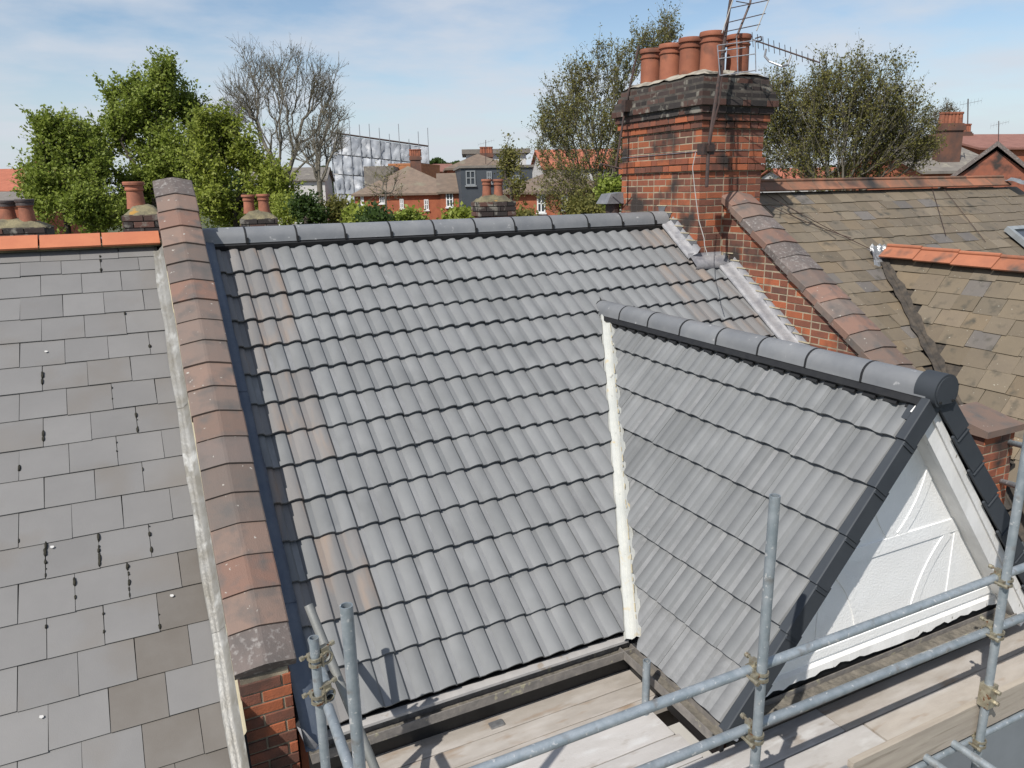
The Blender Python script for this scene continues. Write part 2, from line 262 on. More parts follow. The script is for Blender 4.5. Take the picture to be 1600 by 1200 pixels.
# ------------------------------------------------------------------ the house in the middle
house = thing('terraced_house', 'terraced house with new grey interlocking tile roof and a white front gable', 'house', (2.45, -0.1, GZ))
GAU = 0.3025; S0 = 0.6266
XL, XR = -0.345, 5.15
# roof body (underlay board) under the tiles, rear pitch and masonry below
AY = -0.11; AZ_ = AY*TP
b = B()
e_y, e_z = -3.70, -3.70*TP
b.poly([slope(XL, 0.134, -0.07), slope(XR, 0.134, -0.07), slope(XR, 4.5, -0.07), slope(XL, 4.5, -0.07)])
roof = b.put('main_roof', m_felt, house)
b = B(); b.poly([(XL, AY, AZ_-0.02), (XR, AY, AZ_-0.02), (XR, 3.6, AZ_-0.02-2.5), (XL, 3.6, AZ_-0.02-2.5)]); b.put('rear_roof_pitch', m_tile, house)
b = B(); b.box(XL+0.02, XR-0.02, -3.55, 3.5, GZ, -2.75); b.put('wall', m_fbrick, house)
# --- profiled tile
prof = [(0.0, 0.001), (0.038, 0.0), (0.045, 0.007), (0.066, 0.019), (0.092, 0.0295), (0.116, 0.031), (0.136, 0.0245), (0.147, 0.005)]
pts = prof+[(x+0.15, z) for x, z in prof]+[(0.3, 0.001)]
TL = 0.375
def tile_mesh(name, m, pan=None, W=0.298):
    vs = []; fs = []; n = len(pts); k = W/0.3
    top = [(x*k, 0.0, z) for x, z in pts]; head = [(x*k, -TL, z-0.048) for x, z in pts]
    vs += head+top; fs += [(i, i+n, i+n+1, i+1) for i in range(n-1)]
    j = len(vs); vs += top+[(x, 0.001, z-0.015) for x, y, z in top]; fs += [(j+i, j+n+i, j+n+i+1, j+i+1) for i in range(n-1)]
    j = len(vs); vs += [top[-1], head[-1], (top[-1][0], 0, -0.015), (head[-1][0], -TL, -0.064), top[0], head[0], (0, 0, -0.015), (0, -TL, -0.064)]
    fs += [(j, j+1, j+3, j+2), (j+4, j+6, j+7, j+5)]
    d = mk(name, vs, fs, m); d.materials.append(pan or m)
    for i_ in (0, 8): d.polygons[i_].material_index = 1
    return smooth_angle(d, 27)
T_main = tile_mesh('roof_tile', m_tile); T_dust = tile_mesh('roof_tile_dusty', m_tile_dust); T_pale = tile_mesh('roof_tile_pale', m_tile, m_tile_pale); T_bloom = tile_mesh('roof_tile_bloom', m_tile_pale, m_tile_pale)
def cut_piece(name, data, M, planes, parent):
    bm = bmesh.new(); bm.from_mesh(data); bm.transform(M)
    for co, no in planes:
        bmesh.ops.bisect_plane(bm, geom=bm.verts[:]+bm.edges[:]+bm.faces[:], plane_co=co, plane_no=no, clear_outer=True)
    if len(bm.faces) < 4: bm.free(); return None
    d = bpy.data.meshes.new(name); bm.to_mesh(d); bm.free()
    for mm_ in data.materials: d.materials.append(mm_)
    return put(name, d, parent)
def place_piece(name, data, M, planes, parent, corners):
    """planes: keep where (p-co).no <= 0"""
    cut = []
    for co, no in planes:
        ds = [(c-co).dot(no) for c in corners]
        if min(ds) > -0.012: return None
        if max(ds) > 0.001: cut.append((co, no))
    if cut: return cut_piece(name, data, M, cut, parent)
    return put(name, data, parent, M)
# gable geometry
QX, QZ = 3.27, -0.842; Q = math.atan(1.2547); CQ, SQ = math.cos(Q), math.sin(Q)
VT = Vector((QX, QZ/TP, QZ)); VL = Vector((1.845, -2.63/TP, -2.63)); VR = Vector((2*QX-1.845, -2.63/TP, -2.63))
dL = (VL-VT).normalized(); dR = (VR-VT).normalized()
nL = dL.cross(NM).normalized();  nL = nL if nL.x > 0 else -nL      # in the main pitch, pointing into the gable
nR = dR.cross(NM).normalized();  nR = nR if nR.x < 0 else -nR
for k in range(14):
    s = S0+GAU*k
    for i in range(-2, 18):
        x0 = 0.3*i; jit = rng.uniform(-0.002, 0.002)
        org = slope(x0, s+rng.uniform(-0.005, 0.005), rng.uniform(-0.0025, 0.004))
        M = frame(org, UX, DM, NM*0.82) @ Matrix.Rotation(rng.uniform(-.004, .004), 4, 'Z')
        cs = [slope(x0+a, s-c, 0.01) for a in (0, 0.3) for c in (0, TL)]
        xr = 4.72 if s < 0.85 else 5.06
        base = [(Vector((-0.235, 0, 0)), -UX), (Vector((xr, 0, 0)), UX)]
        if k >= 13 : pass
        data = T_main
        if i in (0, -1) and rng.random() < 0.75 and k != 12 or (i >= 14 and rng.random() < 0.55): data = T_dust
        elif rng.random() < (0.9 if k >= 7 else 0.45): data = T_pale
        left = (VL+nL*-0.055, nL); right = (VR+nR*-0.055, nR)
        cx = x0+0.15
        if s-TL > -VT.y/CP-0.0 or True:
            if max(c.y for c in cs) < VT.y or min(c.y for c in cs) < VT.y:
                # beside the gable: left of its left valley, or right of its right valley
                if cx <= QX:
                    if all((c-left[0]).dot(nL) < 0 for c in cs): place_piece('roof_tile', data, M, base, roof, cs)
                    elif min(c.y for c in cs) > VT.y-0.05: place_piece('roof_tile', data, M, base, roof, cs)
                    else: place_piece('roof_tile', data, M, base+[left], roof, cs)
                else:
                    if all((c-right[0]).dot(nR) < 0 for c in cs): place_piece('roof_tile', data, M, base, roof, cs)
                    elif min(c.y for c in cs) > VT.y-0.05: place_piece('roof_tile', data, M, base, roof, cs)
                    else: place_piece('roof_tile', data, M, base+[right], roof, cs)
            else: place_piece('roof_tile', data, M, base, roof, cs)
# --- ridge tiles
def ridge_piece(L, R, m, name, skirt=0.04):
    vs = []; fs = []; na = 12
    def ring(y, r): 
        a_ = [(r*math.cos(math.pi*k/na), y, r*math.sin(math.pi*k/na)*0.92) for k in range(na+1)]
        return [(r*1.04, y, -skirt)]+a_+[(-r*1.04, y, -skirt)]
    rings = [ring(0, R-0.016), ring(0, R), ring(L, R), ring(L, R-0.016)]; q = na+3; n = q-1
    for r in rings: vs += r
    for j in range(3): fs += [(j*q+i, j*q+i+1, (j+1)*q+i+1, (j+1)*q+i) for i in range(n)]
    for i in (0, n): fs.append((i, q+i, 2*q+i, 3*q+i))
    d = mk(name, vs, fs, m); return smooth_angle(d, 50)
R_main = ridge_piece(0.438, 0.125, m_ridge, 'ridge_tile', 0.022)
U_main = ridge_piece(0.016, 0.1275, m_black, 'ridge_union', 0.022)
R_gab = ridge_piece(0.438, 0.1, m_ridge, 'ridge_tile', 0.03); U_gab = ridge_piece(0.016, 0.103, m_black, 'ridge_union', 0.03)
def ridge_run(parent, start, direc, up, n_from, n_to, pitch=0.45, phase=0.0, last=None, first=None, RT_=None, UT_=None):
    side = direc.cross(up)
    for k in range(n_from, n_to):
        L0 = 0
        t = phase+pitch*k; sl_ = 1.0
        if first is not None and t < first: sl_ = (t+0.438-first)/0.438; t = first
        if last is not None and t+0.438*sl_ > last: sl_ = (last-t)/0.438
        if sl_ <= 0.03: continue
        put('ridge_tile', RT_ or R_main, parent, frame(start+direc*t+up*rng.uniform(-.002, .002), side, direc*sl_, up))
        if last is None or t+0.46 < last:
            u_ = put('ridge_union', UT_ or U_main, parent, frame(start+direc*(t+0.438*sl_-0.002), side, direc, up))
ridge_c = Vector((0, AY, AZ_-0.022))
ridge_run(roof, ridge_c, UX, UZ, -1, 12, phase=0.085-0.012, last=4.77, first=XL)
for k in range(11):        # black clips hanging at the joints
    x = 0.085+0.45*k-0.012
    put('ridge_clip', B().box(x-0.012, x+0.012, AY-0.137, AY-0.117, AZ_-0.05, AZ_+0.0).data('ridge_clip', m_black), roof)
b = B(); b.prism([slope(XL, 0.2, -0.05), slope(XL, 0.2, 0.05), slope(XL, 0.282, 0.024), slope(XL, 0.282, -0.05)], (4.66-XL, 0, 0)); b.put('ridge_vent_strip', m_black, roof)
# --- front gable
gable = thing('x', 'x', 'x', (0, 0, 0)); bpy.data.objects.remove(gable); ROOTS.pop()
YW = -4.60; YV = -4.70
b = B(); b.poly([(QX, VT.y+0.1, QZ-0.08), (QX, YV-0.06, QZ-0.07), (1.86, YV-0.06, -2.70), (1.86, -3.6, -2.71)])
b.poly([(QX, VT.y+0.1, QZ-0.08), (QX, YV-0.06, QZ-0.07), (4.68, YV-0.06, -2.70), (4.68, -3.6, -2.71)])
groof = b.put('gable_roof', m_felt, house)
GG = 0.322
for side in (-1, 1):
    dn = Vector((side*CQ, 0, -SQ)); nn = Vector((side*SQ, 0, CQ)); ac = Vector((0, 1 if side > 0 else -1, 0))
    vd = dL if side < 0 else dR; vo = VL if side < 0 else VR
    vn = vd.cross(nn).normalized(); vn = vn if vn.y > 0 else -vn      # pointing back into the main roof
    for k in range(7):
        t = 2.315-GG*(6-k)
        for i in range(-1, 13):
            if side < 0: o_ = Vector((QX, YV-0.0+0.3*(i+1), QZ))      # tile's x axis runs towards -Y
            else: o_ = Vector((QX, YV+0.3*i, QZ))
            org = o_+dn*(t+rng.uniform(-.003, .003))+nn*rng.uniform(-.001, .003)
            M = frame(org, ac, dn, nn*0.86) @ Matrix.Rotation(rng.uniform(-.004, .004), 4, 'Z')
            cs = [o_+ac*a+dn*(t-c) for a in (0, 0.3) for c in (0, TL)]
            pl = [(vo-vn*0.05, vn), (Vector((0, YV-0.035, 0)), -UY), (Vector((QX+side*0.03, 0, 0)), -UX*side)]
            data = T_bloom if (k == 6 and rng.random() < 0.8) else (T_main if k < 4 and rng.random() < 0.8 else T_pale)
            place_piece('roof_tile', data, M, pl, groof, cs)
gc = Vector((QX, YV-0.05, QZ-0.036))
ridge_run(groof, gc, UY, UZ, 0, 9, phase=0.0, last=3.62, RT_=R_gab, UT_=U_gab)
for side in (-1, 1):
    dn = Vector((side*CQ, 0, -SQ)); nn = Vector((side*SQ, 0, CQ)); A = Vector((QX, VT.y-0.05, QZ))
    bb = B(); n = 46
    # vent strip with small castellated teeth under the ridge edge
    y = YV-0.03
    while y < VT.y-0.15:
        bb.obox(Vector((QX, y, QZ))+dn*0.15+nn*(-0.01), UY, dn, nn, 0.09, 0.035, 0.02)
        y += 0.15
    bb.obox(Vector((QX, YV-0.03, QZ))+dn*0.10+nn*(0.0), UY, dn, nn, VT.y-YV-0.1, 0.062, 0.035)
    bb.put('ridge_vent_strip', m_black, groof)
# dry verge units, stepped with the courses
def verge_unit(L):
    bb = B()
    pr_ = [(-0.085, -0.075), (-0.085, 0.046), (-0.078, 0.05), (-0.026, 0.05), (-0.018, 0.042), (-0.018, 0.02), (-0.07, 0.02), (-0.07, -0.075)]
    v0 = [Vector((y, 0, z)) for y, z in pr_]; v1 = [Vector((y+(0.006 if y < -0.05 else -0.003), -L, z-0.02)) for y, z in pr_]
    n = len(pr_); bb.v = v0+v1; bb.f = [(i, (i+1) % n, n+(i+1) % n, n+i) for i in range(n)]+[tuple(range(n)), tuple(range(2*n-1, n-1, -1))]
    # a moulded rib across the upper end of the unit
    bb.obox(Vector((-0.0885, -L+0.05, -0.078)), Vector((1, 0, 0)), Vector((0, 1, 0)), Vector((0, 0, 1)), 0.012, 0.008, 0.11)
    return bb.data('verge_unit', m_verge)
VU = verge_unit(GG+0.03)
for side in (-1, 1):
    dn = Vector((side*CQ, 0, -SQ)); nn = Vector((side*SQ, 0, CQ))
    for k in range(7):
        t = 2.315-GG*(6-k)+0.012
        L_ = 1.0
        put('verge_unit', VU, groof, frame(Vector((QX, YV, QZ))+dn*t+nn*0.004, UY, dn, nn))
for side in (-1, 1):
    dn = Vector((side*CQ, 0, -SQ)); nn = Vector((side*SQ, 0, CQ))
    put('verge_starter', B().obox(Vector((QX, YV-0.06, QZ))+dn*0.06-nn*0.07, UY, dn, nn, 0.1, 0.2, 0.082).data('verge_starter', m_verge), groof)
bb = B()
prof_c = [(0.106*math.cos(a), 0.106*math.sin(a)) for a in [math.radians(-50+10*i) for i in range(29)]]
bb.prism([(QX+x, YV-0.105, QZ-0.03+z) for x, z in prof_c], (0, 0.13, 0)); bb.prism([(QX+x*0.86, YV-0.111, QZ-0.03+z*0.86) for x, z in prof_c], (0, 0.006, 0))
d = bb.data('ridge_end_cap', m_verge); smooth_angle(d, 35); cap = put('ridge_end_cap', d, groof)
for sx in (-1, 1): put('cap_screw', B().tube((QX+sx*0.055, YV-0.118, QZ-0.085), (QX+sx*0.055, YV-0.11, QZ-0.085), 0.008, n=8).data('cap_screw', m_black), groof)
# valley troughs
for nm, vtop, vbot, nmain, side in (('l', VT, VL, nL, -1), ('r', VT, VR, nR, 1)):
    nn = Vector((side*SQ, 0, CQ)); dv = (vbot-vtop).normalized(); vn = dv.cross(nn).normalized(); vn = vn if vn.y < 0 else -vn   # into the gable slope
    bb = B(); n = 36; L_ = (vbot-vtop).length+0.02
    r1 = random.Random(3+side)
    for i in range(n+1):
        c = vtop+dv*(0.08+(L_-0.08)*i/n)
        wl = 0.052; wr = 0.058+r1.uniform(-0.006, 0.007)
        bb.v += [c-nmain*wl+NM*(-0.02), c-nmain*(wl-0.004)+NM*0.012, c-nmain*(wl*0.4)+NM*0.014, c+(NM+nn)*0.0085, c+vn*wr*0.55+nn*0.02, c+vn*wr+nn*(0.03+r1.uniform(-.003, .004)), c+vn*(wr+0.012)+nn*(-0.02)]
    bb.f = [(i*7+j, i*7+j+1, i*7+j+8, i*7+j+7) for i in range(n) for j in range(6)]
    bb.put('valley_trough', m_valley, roof, smooth=False)
    # mortar pointing crumbs along the gable side
    bb = B()
    for i in range(40):
        c = vtop+dv*(0.15+(L_-0.2)*i/40+r1.uniform(-.03, .03))+vn*(0.062+r1.uniform(-.004, .004))+nn*0.024
        bb.obox(c, dv, vn, nn, r1.uniform(.02, .07), r1.uniform(.004, .009), r1.uniform(.003, .007))
    vp_ = bb.put('valley_pointing', m_cream, roof); vp_['kind'] = 'stuff'
# gable wall, its relief, barge boards, soffit
gw = B(); gx0, gx1 = 1.98, 2*QX-1.98
gw.prism([(gx0, YW, -2.62), (gx1, YW, -2.62), (gx1, YW, -2.58), (QX, YW, QZ-0.15), (gx0, YW, -2.58)], (0, 0.12, 0))
gwall = gw.put('gable_wall', m_white, house)
def strip(name, pts2, wid, thick=0.016):
    bb = B(); n = len(pts2); L_, R_ = [], []
    for i, (x, z) in enumerate(pts2):
        a = pts2[max(i-1, 0)]; c = pts2[min(i+1, n-1)]; d = Vector((c[0]-a[0], c[1]-a[1])).normalized(); nrm = Vector((-d.y, d.x))*wid/2
        L_.append((x+nrm.x, z+nrm.y)); R_.append((x-nrm.x, z-nrm.y))
    for i in range(n):
        (lx, lz), (rx, rz) = L_[i], R_[i]
        bb.v += [(lx, YW+0.004, lz), (lx, YW-thick, lz), (rx, YW-thick, rz), (rx, YW+0.004, rz)]
    for i in range(n-1):
        for j in range(3): bb.f.append((4*i+j, 4*i+j+1, 4*i+j+5, 4*i+j+4))
    bb.f += [(0, 1, 2, 3), (4*n-1, 4*n-2, 4*n-3, 4*n-4)]
    bb.put(name, m_white, gwall)
def pxw(x, y): v = onY(x, y, YW); return (v.x, v.z)
def arc(p, q, bul, n=14):
    r_ = []
    for i in range(n+1):
        t = i/n; nx, nz = (q[1]-p[1]), -(q[0]-p[0]); r_.append((p[0]+(q[0]-p[0])*t+nx*bul*4*t*(1-t), p[1]+(q[1]-p[1])*t+nz*bul*4*t*(1-t)))
    return r_
ZR = pxw(1400, 850)[1]
def gxe(z): return (z-QZ)/1.2547+QX      # left slope line at height z
ZR = -1.91
strip('relief_rail', [(gxe(ZR)+0.10, ZR), (2*QX-gxe(ZR)-0.10, ZR)], 0.10, 0.008)
strip('relief_rail', [(gxe(-2.52)+0.1, -2.52), (2*QX-gxe(-2.52)-0.1, -2.52)], 0.06, 0.013)
for sx in (-1, 1):
    strip('relief_brace', [(QX+sx*x, z) for x, z in arc((0.03, ZR+0.045), (0.26, -1.28), 0.11)], 0.075, 0.0065)
    strip('relief_brace', [(QX+sx*x, z) for x, z in arc((0.53, ZR-0.05), (0.25, -2.49), 0.09)], 0.075, 0.0072)
    strip('relief_post', [(QX+sx*0.615, ZR-0.05), (QX+sx*0.615, -2.49)], 0.06, 0.006)
for side in (-1, 1):
    dn = Vector((side*CQ, 0, -SQ)); nn = Vector((side*SQ, 0, CQ)); A = Vector((QX, 0, QZ))
    def sec(y0, y1, h0, h1, t0, t1, name, m):
        bb = B(); bb.prism([A+dn*t0+nn*h0+UY*y0, A+dn*t0+nn*h1+UY*y0, A+dn*t1+nn*h1+UY*y0, A+dn*t1+nn*h0+UY*y0], (0, y1-y0, 0)); return bb.put(name, m, house)
    ys_ = -0.003 if side > 0 else 0.0; hb = -0.215 if side > 0 else -0.15
    sec(YV-0.03+ys_, YV+0.0+ys_, hb, -0.075, 0.02, 2.36, 'barge_board', m_whitewood)
    sec(YV-0.045+ys_, YV-0.031+ys_, -0.13, -0.08, 0.03, 2.35, 'barge_moulding', m_whitewood)
    sec(YV+0.001, YW, hb+0.01, hb+0.035, 0.16, 2.32, 'soffit_board', m_whitewood)
# ragged painted board at the foot of the gable
bb = B(); r1 = random.Random(11); n = 60; x0_, x1_ = 1.97, 4.57
for i in range(n+1):
    x = x0_+(x1_-x0_)*i/n; zb = -2.645+r1.choice([0, 0, 0.004, -0.005, 0.012, 0.02 if r1.random() < .3 else 0])+0.01*math.sin(x*5)
    bb.v += [(x, YW-0.028, -2.585), (x, YW-0.034, zb), (x, YW-0.02, zb), (x, YW+0.01, -2.57)]
bb.f = [(4*i+j, 4*i+j+1, 4*i+j+5, 4*i+j+4) for i in range(n) for j in range(3)]+[(4*i+3, 4*i, 4*i+4, 4*i+7) for i in range(n)]
bb.put('painted_sill_board', m_whitewood, house)
bb = B(); bb.box(1.95, 4.6, YW-0.012, YW+0.1, -3.2, -2.622); bb.put('fascia_board', m_black, house)
bb = B(); bb.box(1.95, 4.6, YW+0.02, -3.56, GZ, -3.21); bb.put('bay_wall', m_render, house)
# gutters: open channels
def gutter(name, a, d, side, L, w_=0.115, h_=0.075):
    bb = B(); t = 0.007; up = UZ
    ps = [Vector(a), Vector(a)-up*h_, Vector(a)+side*w_-up*h_, Vector(a)+side*w_, Vector(a)+side*(w_-t), Vector(a)+side*(w_-t)-up*(h_-t), Vector(a)+side*t-up*(h_-t), Vector(a)+side*t]
    bb.prism(ps, d*L); go = bb.put(name, m_gutter, house)
    b2 = B(); n = int(L/0.025); r2 = random.Random(5)
    for i in range(n+1):
        c = Vector(a)+d*(L*i/n)
        b2.v += [c+side*(t+.001)-up*(0.034+r2.uniform(-.003, .003)), c+side*w_*0.5-up*(0.038+r2.uniform(-.004, .003)), c+side*(w_-t-.001)-up*(0.036+r2.uniform(-.003, .003))]
    b2.f = [(3*i+j, 3*i+j+1, 3*i+j+4, 3*i+j+3) for i in range(n) for j in range(2)]
    put('gutter_sludge', b2.data('gutter_sludge', m_sludge), go)
gutter('gutter', (-0.30, -3.728, -2.70), UX, -UY, 2.155, 0.085, 0.06)
gutter('gutter', (1.862, -3.722, -2.702), -UY, -UX, 0.965, 0.095, 0.06)
gutter('gutter', (2.05, YW-0.032, -2.68), UX, -UY, 2.42)
bb = B(); bb.prism([(-0.3, -3.62, -2.636), (-0.3, -3.62, -2.63), (-0.3, -3.772, -2.654), (-0.3, -3.772, -2.672)], (2.13, 0, 0)); bb.put('eaves_tray', m_whitetray, house)
bb = B(); bb.box(-0.3, 1.9, -3.72, -3.68, -2.95, -2.64); bb.put('fascia_board', m_black, house)
bb = B(); bb.box(1.872, 1.895, YV+0.05, -3.7, -2.95, -2.68); bb.put('fascia_board', m_black, house)

# ------------------------------------------------------------------ lead at the right-hand wall and the chimney
def lead_strip(name, pts_l, m, parent, th=0.006):
    bb = B(); n = len(pts_l[0])
    for row in pts_l: bb.v += list(row)
    bb.f = [(i*n+j, i*n+j+1, (i+1)*n+j+1, (i+1)*n+j) for i in range(len(pts_l)-1) for j in range(n-1)]
    return bb.put(name, m, parent, smooth=True)
CX0, CX1, CY0, CY1 = 4.79, 5.67, -0.72, 0.79       # chimney plan
r1 = random.Random(21)
def apron(xw, s0, s1, wid, name, m=m_lead, side=-1, seg=14, lift=0.04):
    rows = []
    for i in range(seg+1):
        s = s0+(s1-s0)*i/seg; j = lambda a: r1.uniform(-a, a)
        rows.append([slope(xw, s, 0.14), slope(xw+side*0.008, s, 0.07), slope(xw+side*0.05, s, lift+0.01+j(.002)), slope(xw+side*wid*0.6, s, lift+j(.003)), slope(xw+side*(wid+j(.006)), s, lift-0.004+j(.002)), slope(xw+side*(wid+.004), s, lift-0.03)])
    return lead_strip(name, rows, m, house)
apron(CX0, 0.25, 0.86, 0.115, 'lead_apron')
rows = []
for i in range(9):
    X_ = 4.665+(5.14-4.665)*i/8; sb = 0.875
    rows.append([Vector((X_, CY0-0.003, -0.43)), Vector((X_, CY0-0.012, -0.49)), slope(X_, sb+0.03, 0.06), slope(X_, sb+0.09, 0.055+r1.uniform(-.003, .003)), slope(X_, sb+0.17, 0.046), slope(X_, sb+0.175, 0.0)])
lead_strip('lead_front_apron', rows, m_lead, house)
apron(5.15, 1.04, 2.2, 0.15, 'lead_apron'); apron(5.15, 2.19, 4.5, 0.15, 'lead_apron', lift=0.047)
# left: lead against the parapet, its shade put into the colour, in lapped lengths
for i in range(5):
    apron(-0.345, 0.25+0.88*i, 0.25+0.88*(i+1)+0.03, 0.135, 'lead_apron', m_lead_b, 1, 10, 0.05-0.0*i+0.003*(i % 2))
rows = []
for i in range(7):
    a = i/6; rows.append([Vector((-0.36+0.03*a, -3.80-0.05*a, -2.50-0.0*a)), Vector((-0.33+0.06*a, -3.86-0.02*math.sin(3*a), -2.60-0.03*math.sin(a*3))), Vector((-0.28+0.07*a, -3.80, -2.66-0.03*math.sin(a*4)))])
lead_strip('lead_apron_tail', rows, m_lead, house)

# ------------------------------------------------------------------ brickwork
BM = {}
def brick_data(L, m, h=0.0625, dep=0.10, nm='brick'):
    k = (round(L, 3), m.name, h, dep)
    if k not in BM:
        c = 0.0025; bb = B()
        ys = [(0, 0)]
        # chamfered front
        x0, x1 = 0, L
        vs = [(0, dep, 0), (L, dep, 0), (L, dep, h), (0, dep, h), (0, c, 0), (L, c, 0), (L, c, h), (0, c, h), (c, 0, c), (L-c, 0, c), (L-c, 0, h-c), (c, 0, h-c)]
        fs = [(0, 1, 2, 3), (0, 4, 5, 1), (1, 5, 6, 2), (2, 6, 7, 3), (3, 7, 4, 0), (4, 8, 9, 5), (5, 9, 10, 6), (6, 10, 11, 7), (7, 11, 8, 4), (8, 11, 10, 9)]
        BM[k] = mk(nm, vs, fs, m)
    return BM[k]
def brick_row(parent, o, u, inw, L, z, odd, m, keep=None, bond='flemish', u0=0.0, sink=None, cutter=None):
    """bricks along u from o (length L); front plane through o, inw points into the wall"""
    x = 0.0; first = True; i = 0; G = 0.012; out = []
    seq = [0.215, 0.1025] if bond == 'flemish' else [0.215]
    idx = 1 if odd and bond == 'flemish' else 0
    while x < L-0.02:
        l_ = seq[idx % len(seq)]
        if first and odd: l_ = 0.1025 if bond != 'flemish' else 0.1025
        if x+l_ > L-0.045: l_ = L-x
        c = Vector(o)+u*(x+l_/2)
        if keep is None or keep(c.y if abs(u.y) > .5 else c.x, z+0.03):
            p = Vector(o)+u*x+inw*rng.uniform(-0.002, 0.003); p.z = z+rng.uniform(-.0015, .0015)
            mm = m
            d_ = brick_data(l_, mm)
            if cutter is not None and max((p+u*a+UZ*h_-cutter[0]).dot(cutter[1]) for a in (0, l_) for h_ in (0, 0.0625)) > 0:
                cut_piece('brick', d_, frame(p, u, inw, UZ), [cutter], parent)
            elif sink is not None: sink.append((d_, frame(p, u, inw, UZ)))
            else: out.append(put('brick', d_, parent, frame(p, u, inw, UZ)))
        x += l_+G; idx += 1; first = False
    return out
def join_pieces(name, items, parent, m, kind='stuff'):
    vs = []; fs = []
    for d, M in items:
        i = len(vs); vs += [M @ v.co for v in d.vertices]; fs += [tuple(i+k for k in p.vertices) for p in d.polygons]
    o = put(name, mk(name, vs, fs, m), parent); o['kind'] = kind; return o

stack = thing('chimney_stack', 'big red brick chimney stack with corbelled sooty top and terracotta pots', 'chimney', (5.23, 0.03, -0.6))
ZC0 = -0.585; CH = 0.0745
def projc(k):
    z = ZC0+CH*k
    if abs(z-0.49) < 0.05: return 0.028
    t = {20: 0.022, 21: 0.045, 22: 0.068, 23: 0.1, 24: 0.078, 25: 0.045, 26: 0.02}
    return t.get(k, 0.0)
NCOURSE = 27
back = []; backs = []
for k in range(NCOURSE):
    z = ZC0+CH*k; p = projc(k); soot = k >= 22; mb = m_brick_soot if soot or (k == 22 and False) else m_brick
    if z > -0.62:
        brick_row(stack, (CX0-p, CY1+p, z), -UY, UX, CY1-CY0+2*p, z, k % 2, mb)
        kp = (lambda x, zz: True) if z > 0.06 else (lambda x, zz: x < 5.2)
        brick_row(stack, (CX0-p+0.002, CY0-p-0.0015, z), UX, UY, CX1-CX0+2*p, z, (k+1) % 2, mb, kp)
        brick_row(stack, (CX1+p, CY0-p, z), UY, -UX, CY1-CY0+2*p, z, k % 2, mb, None, sink=backs if soot else back)
        brick_row(stack, (CX1+p, CY1+p+0.002, z), -UX, -UY, CX1-CX0+2*p, z, (k+1) % 2, mb, None, sink=backs if soot else back)
join_pieces('rear_brickwork', back, stack, m_brick); join_pieces('rear_brickwork', backs, stack, m_brick_soot)
bb = B(); e = 0.0035; bb.box(CX0+e, CX1-e, CY0+e, CY1-e, -0.9, ZC0+CH*23); bb.put('mortar_core', m_mortar, stack)
bb = B()
for k in range(21, NCOURSE):
    p = projc(k)-e; bb.box(CX0-p, CX1+p, CY0-p, CY1+p, ZC0+CH*k-(0.001 if k > 21 else 0)+0.0007*k, ZC0+CH*(k+1)-0.004+0.0007*k)
bb.put('corbel_core', m_mortar_soot, stack)
zt = ZC0+CH*NCOURSE
# flaunching: lumpy mound
bb = B(); nx, ny = 10, 16; r2 = random.Random(4)
for j in range(ny+1):
    for i in range(nx+1):
        u_ = i/nx; v_ = j/ny; e_ = min(u_, 1-u_, v_*1.6, (1-v_)*1.6)
        bb.v.append((CX0-0.03+(CX1-CX0+0.06)*u_, CY0-0.03+(CY1-CY0+0.06)*v_, zt-0.006+0.03+min(e_/0.25, 1)**0.55*0.075+r2.uniform(-.012, .012)))
bb.f = [(j*(nx+1)+i, j*(nx+1)+i+1, (j+1)*(nx+1)+i+1, (j+1)*(nx+1)+i) for j in range(ny) for i in range(nx)]
bb.put('flaunching', m_flaunch, stack, smooth=True)
def pot_data(R, H, m, name='chimney_pot', style=0):
    if style == 0:
        pf = [(R*1.0, 0), (R*0.97, H*0.5), (R*0.95, H*0.78), (R*1.05, H*0.785), (R*1.06, H*0.81), (R*0.95, H*0.815), (R*0.96, H*0.9), (R*1.1, H*0.905), (R*1.13, H*0.95), (R*1.08, H), (R*0.86, H), (R*0.84, H*0.6)]
    else:
        pf = [(R*1.08, 0), (R*0.98, H*0.3), (R*0.9, H*0.66), (R*1.05, H*0.68), (R*1.06, H*0.74), (R*0.98, H*0.76), (R*1.02, H*0.86), (R*1.2, H*0.88), (R*1.22, H*0.97), (R*1.15, H), (R*0.9, H), (R*0.88, H*0.6)]
    bb = B(); bb.lathe((0, 0, 0), pf, 24); d = bb.data(name, m); return smooth_angle(d, 40)
PD = pot_data(0.125, 0.50, m_pot)
for (x, y, s_) in ((5.03, 0.562, 1.0), (5.03, 0.185, 0.99), (5.03, -0.178, 1.0), (5.03, -0.538, 1.0), (5.43, -0.50, 1.0), (5.42, -0.12, 0.97), (5.43, 0.25, 0.98)):
    put('chimney_pot', PD, stack, Matrix.Translation((x, y, 1.395)) @ Matrix.Diagonal((1, 1, s_, 1)))
# lashing wire round the stack
bb = B(); zz_ = 0.66; q_ = 0.006
cs = [Vector((CX0-q_, CY0-q_, zz_)), Vector((CX0-q_, CY1+q_, zz_-0.01)), Vector((CX1+q_, CY1+q_, zz_)), Vector((CX1+q_, CY0-q_, zz_+0.02)), Vector((CX0-q_, CY0-q_, zz_))]
bb.path(cs, 0.004, 5); bb.put('lashing_wire', m_alu, stack)

